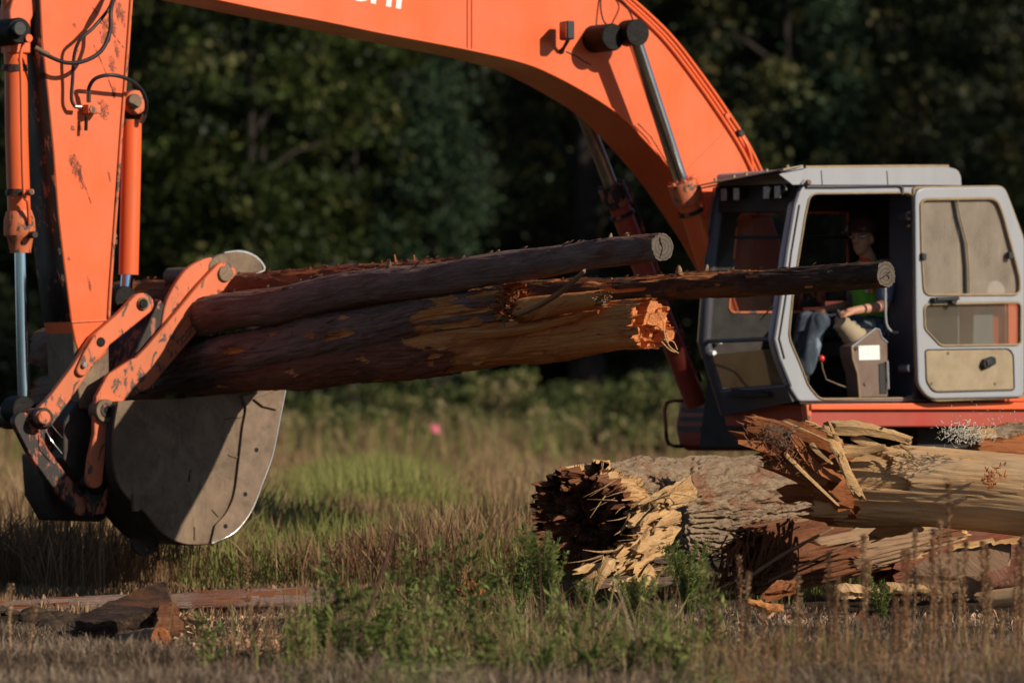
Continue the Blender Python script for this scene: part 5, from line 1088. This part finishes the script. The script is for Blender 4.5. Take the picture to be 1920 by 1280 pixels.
# ================================================================ PLANTS
def leafquads(V, Fq, T, c, dirv, nrm, ln_, w, t):
    s = dirv.cross(nrm); s = s.normalized() if s.length > 1e-6 else Vector((1, 0, 0)); b = len(V)
    V += [c, c+dirv*ln_*.45+s*w, c+dirv*ln_, c+dirv*ln_*.45-s*w]; Fq.append((b, b+1, b+2, b+3)); T += [t]*4
def plant(name, label, cat, group, base, kind, h, spread, seed, ns=10, tmin=0., tmax=1.):
    rnd = random.Random(seed); V, Fq, T = [], [], []; bm = bmesh.new(); base = Vector(base)
    for s in range(ns):
        an = rnd.random()*6.28; sp = spread*math.sqrt(rnd.random()); hh = h*rnd.uniform(.6, 1.0) if s else h
        tip = Vector((math.cos(an)*sp, math.sin(an)*sp*.7, hh)); mid = Vector((tip.x*.35, tip.y*.35, hh*.5)); b0 = Vector((rnd.uniform(-.02, .02), rnd.uniform(-.02, .02), 0))
        pts = spline([b0, mid, tip], 10); add_tube(bm, pts, [(.0055 if kind != 'feathery' else .003)*(1-.75*i/(len(pts)-1)) for i in range(len(pts))], 5, False)
        n = len(pts)-1
        if kind == 'feathery':
            for i in range(int(hh*420)):
                f = rnd.uniform(.15, 1); p = pts[min(int(f*n), n)]+Vector((0, 0, rnd.uniform(0, .01))); dv = Vector((rnd.gauss(0, 1), rnd.gauss(0, 1), rnd.uniform(.3, 1.6))).normalized()
                leafquads(V, Fq, T, p, dv, Vector((rnd.random(), rnd.random(), rnd.random())), rnd.uniform(.018, .04), .0034, min(1, max(0, rnd.uniform(tmin, tmax)*.6+f*.3)))
        elif kind == 'leafy':
            for i in range(int(hh*62)):
                f = rnd.uniform(.12, 1); p = pts[min(int(f*n), n)]; a2 = rnd.random()*6.28; tw = Vector((math.cos(a2), math.sin(a2), rnd.uniform(.0, .7))).normalized(); ll = rnd.uniform(.04, .12)*(1.2-f*.6); t0 = rnd.uniform(tmin, tmax)
                for j in range(5):
                    dv = (tw+Vector((rnd.gauss(0, .6), rnd.gauss(0, .6), rnd.gauss(0, .5)))).normalized(); leafquads(V, Fq, T, p+tw*ll*j/5, dv, Vector((0, 0, 1))+tw*.3, ll*.75, ll*.12, t0)
        elif kind == 'stalk':
            for br in range(0, int(hh*14)):
                f = rnd.uniform(.1, .8); p = pts[int(f*n)]; a2 = rnd.random()*6.28; bl_ = rnd.uniform(.04, .14)*(1-f*.6); e = p+Vector((math.cos(a2)*bl_*.35, math.sin(a2)*bl_*.35, bl_)); add_tube(bm, [p, e], [.0016, .0008], 4, False)
                for q in range(10): leafquads(V, Fq, T, p.lerp(e, rnd.uniform(.3, 1)), Vector((rnd.gauss(0, 1), rnd.gauss(0, 1), rnd.uniform(0, 1.5))).normalized(), Vector((1, 0, .3)), rnd.uniform(.006, .014), .0022, rnd.uniform(tmin, tmax))
            for q in range(int(hh*900)):
                f = 1-rnd.random()**1.6*.75; p = pts[min(int(f*n), n)]+Vector((rnd.gauss(0, .007), rnd.gauss(0, .007), rnd.uniform(-.01, .02))); leafquads(V, Fq, T, p, Vector((rnd.gauss(0, .7), rnd.gauss(0, .7), rnd.uniform(.2, 1.3))).normalized(), Vector((1, .3, .2)), rnd.uniform(.009, .022), .0036, rnd.uniform(tmin, tmax))
    root = empty(name, base, label, cat, group)
    me = bpy.data.meshes.new('stem'); bm.to_mesh(me); bm.free(); me.materials.append(STALKM if kind == 'stalk' else simple_stem)
    a = me.attributes.new('tint', 'FLOAT', 'POINT'); a.data.foreach_set('value', [tmin*.5+tmax*.4]*len(me.vertices))
    o = bpy.data.objects.new('stem', me); link(o); o.parent = root
    if V:
        me = np_mesh('foliage', np.array([tuple(v) for v in V]), np.array(Fq), np.array(T)); me.materials.append(STALKM if kind == 'stalk' else LEAF_PLANT)
        o = bpy.data.objects.new('seed_head' if kind == 'stalk' else 'foliage', me); link(o); o.parent = root
    return root
simple_stem = simple('plant_stem', (.12, .085, .045), .8, var=.4, scale=20)
def gbase(px_, Y): x = (px_-960)/FPX*Y; return Vector((x, Y, float(ground_z(np.float64(x), np.float64(Y)))))
def hpx(top, Y): return max(.08, (CAM_H-(top-HOR)/FPX*Y))
SG = 'green shrubs at the foot of the log pile'
plant('green_shrub', 'tall feathery green shrub against the shaded gap right of the hollow log end', 'shrub', SG, gbase(1290, 33.4), 'feathery', hpx(1012, 33.4), .20, 1, 26, .3, 1)
plant('green_shrub', 'low bushy feathery shrub just below the bright broken chunk', 'shrub', SG, gbase(1190, 32.2), 'feathery', hpx(1068, 32.2), .15, 2, 30, .4, 1)
plant('green_shrub', 'high drooping feathery shrub overlapping the dark hollow end of the huge log', 'shrub', SG, gbase(1022, 31.0), 'feathery', hpx(980, 31.0), .16, 3, 30, .35, 1)
plant('green_shrub', 'small upright feathery shrub between the drooping shrub and the bright chunk', 'shrub', SG, gbase(1096, 32.0), 'feathery', hpx(1092, 32), .06, 4, 12, .4, 1)
plant('green_shrub', 'thin wispy green shrub in the dark gap under the shaded split log', 'shrub', SG, gbase(1650, 33.8), 'feathery', hpx(1050, 33.8), .14, 5, 9, .1, .7)
WG = 'leafy weeds in the foreground'
for i, (px_, top, Y, sp, ns, lab) in enumerate(((640,1078,28.6,.17,9,'leafy weed leaning over the end of the long fallen log'),(715,1070,28.2,.14,8,'tall leafy weed just beside the long dark bare twig'),(790,1090,28.4,.15,9,'broad leafy weed next to the dark twig, towards the orange stump'),(848,1015,29.2,.10,7,'tallest leafy weed, rising in front of the splintered orange stump'),(905,1120,28.8,.14,9,'mid height leafy weed hiding the foot of the orange stump'),(960,1090,29.5,.13,8,'leafy weed between the orange stump and the drooping shrub'),(1100,1190,26.9,.18,10,'low dark leafy weed at the bottom edge under the small upright shrub'),(1180,1170,27.0,.2,12,'wide low leafy weed at the bottom edge under the low bushy shrub'),(1265,1185,26.8,.2,12,'bright low leafy weed at the bottom edge nearest the dry stalks'),(1010,1200,26.8,.18,9,'scruffy low leafy weed at the bottom edge below the drooping shrub'),(400,1190,27.8,.09,5,'small lone leafy weed on the bare ground beside the pale log chunk'),(560,1150,27.6,.12,6,'sparse leafy weed beside the scattered pale chips'),
 (680,1120,27.2,.12,7,'leafy weed at the foot of the long dark twig'),(755,1150,27.0,.12,8,'low leafy weed at the bottom edge, right of the long dark twig'),(830,1140,27.4,.13,8,'leafy weed in front of the tallest weed'),(890,1060,29.8,.1,7,'slender tall weed just right of the tallest one, above the orange stump'),(930,1170,26.8,.14,9,'low leafy weed at the bottom edge under the orange stump'),(1060,1150,28.4,.12,8,'leafy weed between the drooping shrub and the small upright shrub'),(1140,1140,28.0,.12,8,'leafy weed in front of the low bushy shrub'),(1230,1130,28.2,.12,8,'leafy weed just left of the tall feathery shrub base'),(1330,1120,28.4,.12,7,'leafy weed right of the tall feathery shrub'),(980,1010,32.5,.12,8,'tall pale weed just left of the hollow log end'),(600,1130,29.2,.12,7,'small leafy weed in front of the fallen log tip'),(770,1040,30.2,.10,6,'slender weed behind the long dark twig'))):
    plant('leafy_weed', lab, 'weed', WG, gbase(px_, Y), 'leafy', hpx(top-random.Random(i).uniform(15, 85), Y), sp*.9, 30+i, max(3, int(ns*.45)), (0, .25, .45)[i % 3], (.6, .95, 1)[i % 3])
# dark bare twigs
def twig(label, pts, r, mat, name='bare_twig'):
    o = tube(name, spline([PY(*p) for p in pts], 6), [r*(1-.75*i/((len(pts)-1)*6)) for i in range((len(pts)-1)*6+1)], mat, None, 6); return tag(o, label, 'twig', 'bare twigs in the foreground')
TW = simple('dark_red_twig', (.10, .045, .035), .8, var=.4)
twig('long dark bare twig slanting up through the weeds left of centre', ((640,1300,27.5),(690,1150,27.5),(727,1040,27.5),(749,958,27.5)), .012, TW)
twig('thin upright red twig inside the drooping shrub', ((1018,1240,28),(1014,1100,28),(1010,1020,28)), .005, TW)
twig('short slanting twig low in the weeds below the small upright shrub', ((940,1300,27),(1060,1250,27),(1170,1185,27)), .006, TW)
twig('pale dry grass stem leaning over the low bushy shrub', ((1200,1240,27),(1175,1150,27),(1150,1080,27)), .0045, simple('pale_stem', (.4,.32,.2), .8))
# dry stalks, right
SGP = 'dry seed stalks in the right foreground'
st_px = [(1780,900,27.6),(1768,985,27.9),(1745,1010,28.4),(1757,1045,28.0),(1716,1000,28.8),(1700,1030,27.4),(1618,1008,27.8),(1624,1060,28.5),(1556,1035,28.0),(1562,1090,27.4),(1495,1080,28.2),(1497,1150,27.2),(1392,1028,28.8),(1396,1070,28.2),(1345,1110,27.6),(1430,1130,27.0),(1590,1120,27.3),(1675,1120,27.6),(1695,1140,27.2),(1800,1060,28.2),(1806,1020,28.6),(1845,1015,28.4),(1852,1090,27.5),(1900,1020,28.2),(1908,1080,27.8),(1916,1010,28.8),(1735,1150,27.0),(1640,1160,27.0),(1530,1165,26.9),(1460,1175,26.8),(1310,1160,27.0),(1875,1140,27.0),(470,1035,29.5),(475,1110,29.0),(18,1110,28.6),(60,1150,28.2),(505,1110,28.6),(1045,920,36.0),(440,1190,27.4)]
special = {25: 'low brown dry stalk left of the small orange chunk', 29: 'low brown dry stalk directly in front of the small orange chunk', 0: 'tallest dry seed stalk, reaching up in front of the peeled log', 6: 'reddish dry seed stalk standing alone in front of the shaded split log', 12: 'brown seed stalk just right of the tall feathery shrub', 32: 'solitary tall dry stalk in front of the long fallen log', 33: 'shorter dry stalk beside the solitary tall one by the long fallen log', 34: 'straw coloured stalk at the far left corner of the field', 35: 'bent short stalk beside the straw coloured one in the left corner', 36: 'thin dry stalk above the scattered chips near the fallen log end', 37: 'distant dry stalk rising left of the hollow log end', 38: 'pale short stalk on the bare ground at the bottom left of centre'}
for i, (px_, top, Y) in enumerate(st_px):
    h_ = hpx(top, Y); near_ = 'under the cab door' if px_ > 1800 else 'below the knot of the peeled log' if px_ > 1690 else 'in front of the shaded split log' if px_ > 1520 else 'by the frayed red fibres' if px_ > 1380 else 'beside the green shrubs'
    lab = special.get(i, f"{'tall' if h_ > .5 else 'knee high' if h_ > .3 else 'low'} {'rusty' if i % 3 == 0 else 'straw coloured' if i % 3 == 1 else 'brown'} dry stalk {near_}, {'thick' if i % 2 else 'thin'} seed head{' leaning' if i % 5 == 0 else ''}")
    tm = (.1, .8) if i % 3 == 0 else (.4, 1) if i % 3 == 1 else (.2, .8)
    plant('dry_stalk', lab, 'stalk', SGP, gbase(px_, Y), 'stalk', h_, .03, 80+i, 2 if i % 4 == 1 else 1, *tm)
# ================================================================ BACKGROUND
def crown_mesh(name, seed, rx, ry, rz, nclump, per, leaf, cz, clr=.75, droop=.0, tint_mu=.35, shape='round'):
    q = np.random.default_rng(seed); c = q.normal(0, 1, (nclump, 3)); c /= np.linalg.norm(c, axis=1)[:, None]; rr = q.uniform(.35, 1, nclump)**.6
    c = c*rr[:, None]*np.array([rx, ry, rz])
    if shape == 'cone': f = 1-np.clip((c[:, 2]+rz)/(2*rz), 0, 1)*.8; c[:, 0] *= f; c[:, 1] *= f
    cr = q.uniform(.35, 1.0, nclump)*clr; n = nclump*per; ci = np.repeat(np.arange(nclump), per); d = q.normal(0, 1, (n, 3)); d /= np.linalg.norm(d, axis=1)[:, None]
    p = c[ci]+d*(q.uniform(.1, 1, n)**.5*cr[ci])[:, None]*np.array([1.15, 1.15, .7]); p[:, 2] += cz-droop*np.abs(d[:, 0])
    A = q.normal(0, 1, (n, 3)); A /= np.linalg.norm(A, axis=1)[:, None]; B = np.cross(A, q.normal(0, 1, (n, 3))); B /= np.linalg.norm(B, axis=1)[:, None]
    s = (leaf*q.uniform(.5, 1.3, n))[:, None]; V = np.stack([p-A*s, p+B*s*.55, p+A*s, p-B*s*.55], 1).reshape(-1, 3)
    tc_ = q.normal(tint_mu, .3, nclump); t = np.clip(tc_[ci]+q.normal(0, .15, n), 0, .97); t[q.random(n) > .985] = 1
    return np_mesh(name, V, np.arange(n*4).reshape(n, 4), np.repeat(t, 4))
def tree(name, label, group, px_, Y, h, rx, rz, mat, seed, mesh=None, scale=1, rot=0, leaf=.10, nclump=170, per=95, cz=None, trunk_r=.2, shape='round', cat='tree', tint_mu=.35, lean=0):
    x = (px_-960)/FPX*Y; root = empty(name, (x, Y, 0), label, cat, group); root.rotation_euler.z = rot; root.scale = (scale,)*3
    cz = cz or h-rz; me = mesh or crown_mesh('crown', seed, rx, rx*.9, rz, nclump, per, leaf, cz, shape=shape, tint_mu=tint_mu)
    if not mesh: me.materials.append(mat)
    o = bpy.data.objects.new('crown', me); link(o); o.parent = root
    bm = bmesh.new(); rnd = random.Random(seed); tp = spline([Vector((0, 0, -.2)), Vector((lean*.3, 0, h*.35)), Vector((lean, .1, h*.8))], 6)
    add_tube(bm, tp, [trunk_r*(1-.8*i/(len(tp)-1)) for i in range(len(tp))], 12)
    for k in range(9):
        b = tp[3+int(k*.9) % (len(tp)-4)]; a = rnd.random()*6.28; e = b+Vector((math.cos(a)*rx*.7, math.sin(a)*rx*.6, rnd.uniform(.2, 1.2)*rz*.5)); add_tube(bm, [b, b.lerp(e, .5)+Vector((0, 0, .15)), e], [trunk_r*.35, trunk_r*.2, trunk_r*.06], 6, False)
    me2 = bpy.data.meshes.new('trunk'); bm.to_mesh(me2); bm.free(); me2.materials.append(TRUNKM); me2.polygons.foreach_set('use_smooth', [True]*len(me2.polygons)); o2 = bpy.data.objects.new('trunk', me2); link(o2); o2.parent = root
    return root, me
TG = 'trees at the far edge of the field'
_, mY = tree('broadleaf_tree', 'yellow green broadleaf tree behind the open space between the stick and the boom', TG, 470, 112, 11.5, 2.7, 4.6, LEAF_Y, 101, nclump=190, per=90, tint_mu=.5)
tree('broadleaf_tree', 'yellow green broadleaf tree partly hidden by the stick', TG, 200, 114, 12, 2.8, 4.8, LEAF_Y, 102, mesh=mY, rot=2.1, cz=7)
tree('broadleaf_tree', 'yellow green broadleaf tree behind the upright splinters, right of the claw', TG, 660, 117, 11, 2.5, 4.6, LEAF_Y, 103, mesh=mY, rot=4.0, scale=.93, cz=7)
tree('conifer_tree', 'bluish green conifer standing out under the middle of the boom', TG, 815, 113, 8.2, 1.5, 3.2, LEAF_B, 104, nclump=110, per=110, leaf=.07, shape='cone', tint_mu=.6)
_, mO = tree('broadleaf_tree', 'dark olive tree right behind the lift cylinders', TG, 1210, 118, 13, 2.6, 5.4, LEAF_O, 105, nclump=190, per=100, leaf=.085, tint_mu=.62, trunk_r=.25)
tree('big_tree', 'thick dark trunked tree whose bole shows above and below the gripped logs', TG, 1102, 116, 14, 2.0, 3.0, LEAF_O, 106, nclump=60, per=90, trunk_r=.46, cz=11, lean=-.1)
tree('broadleaf_tree', 'dense olive tree rising directly behind the cab roof', TG, 1480, 115, 13, 2.9, 5.4, LEAF_O, 107, mesh=mO, rot=1.2, scale=1.08, cz=7)
tree('broadleaf_tree', 'dense olive tree above the open cab door', TG, 1720, 116, 13, 2.6, 5.2, LEAF_O, 108, mesh=mO, rot=3.3, scale=1.02, cz=7)
tree('conifer_tree', 'bluish conifer peeping through the olive trees above the cab', TG, 1560, 113, 10, 1.0, 3.0, LEAF_B, 109, nclump=60, per=90, leaf=.07, shape='cone', tint_mu=.5)
tree('broadleaf_tree', 'shadowy tree at the far right edge beyond the open door', TG, 2010, 122, 12, 2.2, 5, LEAF_O, 110, mesh=mO, rot=5.1, scale=.9, cz=7)
tree('broadleaf_tree', 'shaded tree low behind the gripped logs left of the thick trunk', TG, 900, 121, 12, 2.2, 5, LEAF_O, 111, mesh=mO, rot=.4, scale=.9, cz=7)
# unseen right-hand edge of the wood, which shades it
for i, (x, y) in enumerate(((17.5, 108), (22, 103), (20, 112), (26, 106))):
    r, _ = tree('broadleaf_tree', ['tree of the field edge just beyond the right side', 'tree standing forward of the field edge on the right', 'tree deep in the wood corner on the right', 'outermost tree of the field edge on the right'][i], TG, 960, 110, 15, 3, 6, LEAF_O, 120+i, mesh=mO, rot=i*1.7, scale=1.25, cz=7); r.location = (x, y, 0); W[r] = Vector((x, y, 0))
# bushes
BG_ = 'bushes along the field edge'
bushes = [(545,730,98,1.1,.9,.35,'round green bush just right of the bucket edge'),(640,735,102,1.0,1.1,.25,'dark green bush under the gripped logs, next to the bucket'),(735,715,100,1.2,1.0,.45,'bright green bush behind the pink flag'),(930,690,95,.8,1.15,.85,'straw spotted pale bush in the middle of the field edge'),(1010,760,99,1.1,.8,.6,'brownish bush right of the pale spotted one'),(1180,715,97,1.1,1.1,.55,'bright green bush between the thick trunk and the far tool box'),(1245,700,101,1.0,1.2,.45,'green bush behind the far handrail'),(30,860,100,1.2,.8,.4,'bush at the far left, low behind the bucket'),(1080,800,94,.9,.6,.7,'low tan bush in front of the thick trunk'),(850,790,103,1.3,.7,.2,'dark low bush between the pink flag and the pale bush'),(610,800,96,1.0,.55,.65,'low brownish bush near the bucket edge'),(1130,780,100,1.0,.7,.3,'dark bush base under the bright green bush'),(700,790,93,1.3,.6,.6,'olive low bush left of the pink flag'),(480,800,94,1.2,.6,.6,'olive low bush right behind the bucket edge'),(960,810,91,1.2,.5,.8,'straw coloured low bush under the pale spotted bush'),(1220,790,93,1.1,.6,.65,'yellowish low bush left of the far handrail'),(800,740,104,1.1,1.,.5,'mid green bush right behind the pink flag, taller than the flag'),(1060,730,105,1.,1.,.6,'green bush hiding the base of the thick trunk')]
for i, (px_, top, Y, rx, rz, tm, lab) in enumerate(bushes):
    h = hpx(top-15, Y); rx *= 1.2; x = (px_-960)/FPX*Y; root = empty('bush', (x, Y, 0), lab, 'bush', BG_); me = crown_mesh('foliage', 200+i, rx, rx*.8, h*.56, 70, 75, .05, h*.46, clr=.26+.2*((i*7) % 3)/2, tint_mu=tm*.9); me.materials.append(LEAF_BUSH)
    o = bpy.data.objects.new('foliage', me); link(o); o.parent = root; bm = bmesh.new(); rnd = random.Random(i)
    for k in range(7): add_tube(bm, [Vector((rnd.uniform(-.15, .15), 0, -.05)), Vector((rnd.uniform(-.5, .5)*rx, rnd.uniform(-.3, .3), h*.5)), Vector((rnd.uniform(-.9, .9)*rx, rnd.uniform(-.4, .4), h*rnd.uniform(.6, .95)))], [.03, .018, .006], 5, False)
    me = bpy.data.meshes.new('stem'); bm.to_mesh(me); bm.free(); me.materials.append(TRUNKM); o = bpy.data.objects.new('stem', me); link(o); o.parent = root
# dense wood behind: rough dark mass of leaves on a lumpy body
q = np.random.default_rng(77); xs = np.linspace(-42, 42, 90); zs = np.linspace(-1, 24, 36); XX, ZZ = np.meshgrid(xs, zs); YY = 131+n2(XX, ZZ*1.3, .7, 31)*2.2+n2(XX, ZZ, 2.2, 32)*.8+.02*(ZZ-8)**2
idx = np.arange(XX.size).reshape(XX.shape); V0 = np.stack([XX, YY, ZZ], -1).reshape(-1, 3); F0 = np.stack([idx[:-1, :-1], idx[:-1, 1:], idx[1:, 1:], idx[1:, :-1]], -1).reshape(-1, 4)
n = 90000; x = q.uniform(-22, 24, n); z = q.uniform(0, 15, n); y = 131+n2(x, z*1.3, .7, 31)*2.2+n2(x, z, 2.2, 32)*.8+.02*(z-8)**2-q.uniform(0, 1.1, n)
A = q.normal(0, 1, (n, 3)); A /= np.linalg.norm(A, axis=1)[:, None]; B = np.cross(A, q.normal(0, 1, (n, 3))); B /= np.linalg.norm(B, axis=1)[:, None]; p = np.stack([x, y, z], -1); s = q.uniform(.06, .15, n)[:, None]
Vl = np.stack([p-A*s, p+B*s*.6, p+A*s, p-B*s*.6], 1).reshape(-1, 3)
me = np_mesh('dense_wood', np.concatenate([V0, Vl]), np.concatenate([F0, np.arange(n*4).reshape(n, 4)+len(V0)]), np.concatenate([np.zeros(len(V0)), np.repeat(np.clip(q.normal(.12, .12, n), 0, .8), 4)])); me.materials.append(LEAF_O)
o = bpy.data.objects.new('dense_wood', me); link(o); tag(o, kind='stuff')
# survey flag and marker
fb_ = gbase(814, 80); rt = empty('survey_flag', fb_, 'small pink survey flag on a thin wire in front of the dark bushes', 'flag')
tube('wire', [fb_, fb_+Vector((0, 0, 1.06))], .006, STEEL, rt, 5)
a = fb_+Vector((-.05, 0, 1.07)); bm = bmesh.new(); add_prism(bm, [a, a+Vector((.11, .02, -.02)), a+Vector((.12, .02, -.13)), a+Vector((.03, 0, -.12))], Vector((0, .004, 0))); bm_obj('flag', bm, simple('pink_flag', (.85, .18, .28), .7, bmp=0), rt, 0)

for o in bpy.data.objects:
    if o.parent and o.name.split('.')[0] in ('loose_bark', 'ragged_fibres', 'torn_heartwood', 'torn_knot', 'splinters', 'torn_splinters'): o['kind'] = 'stuff'
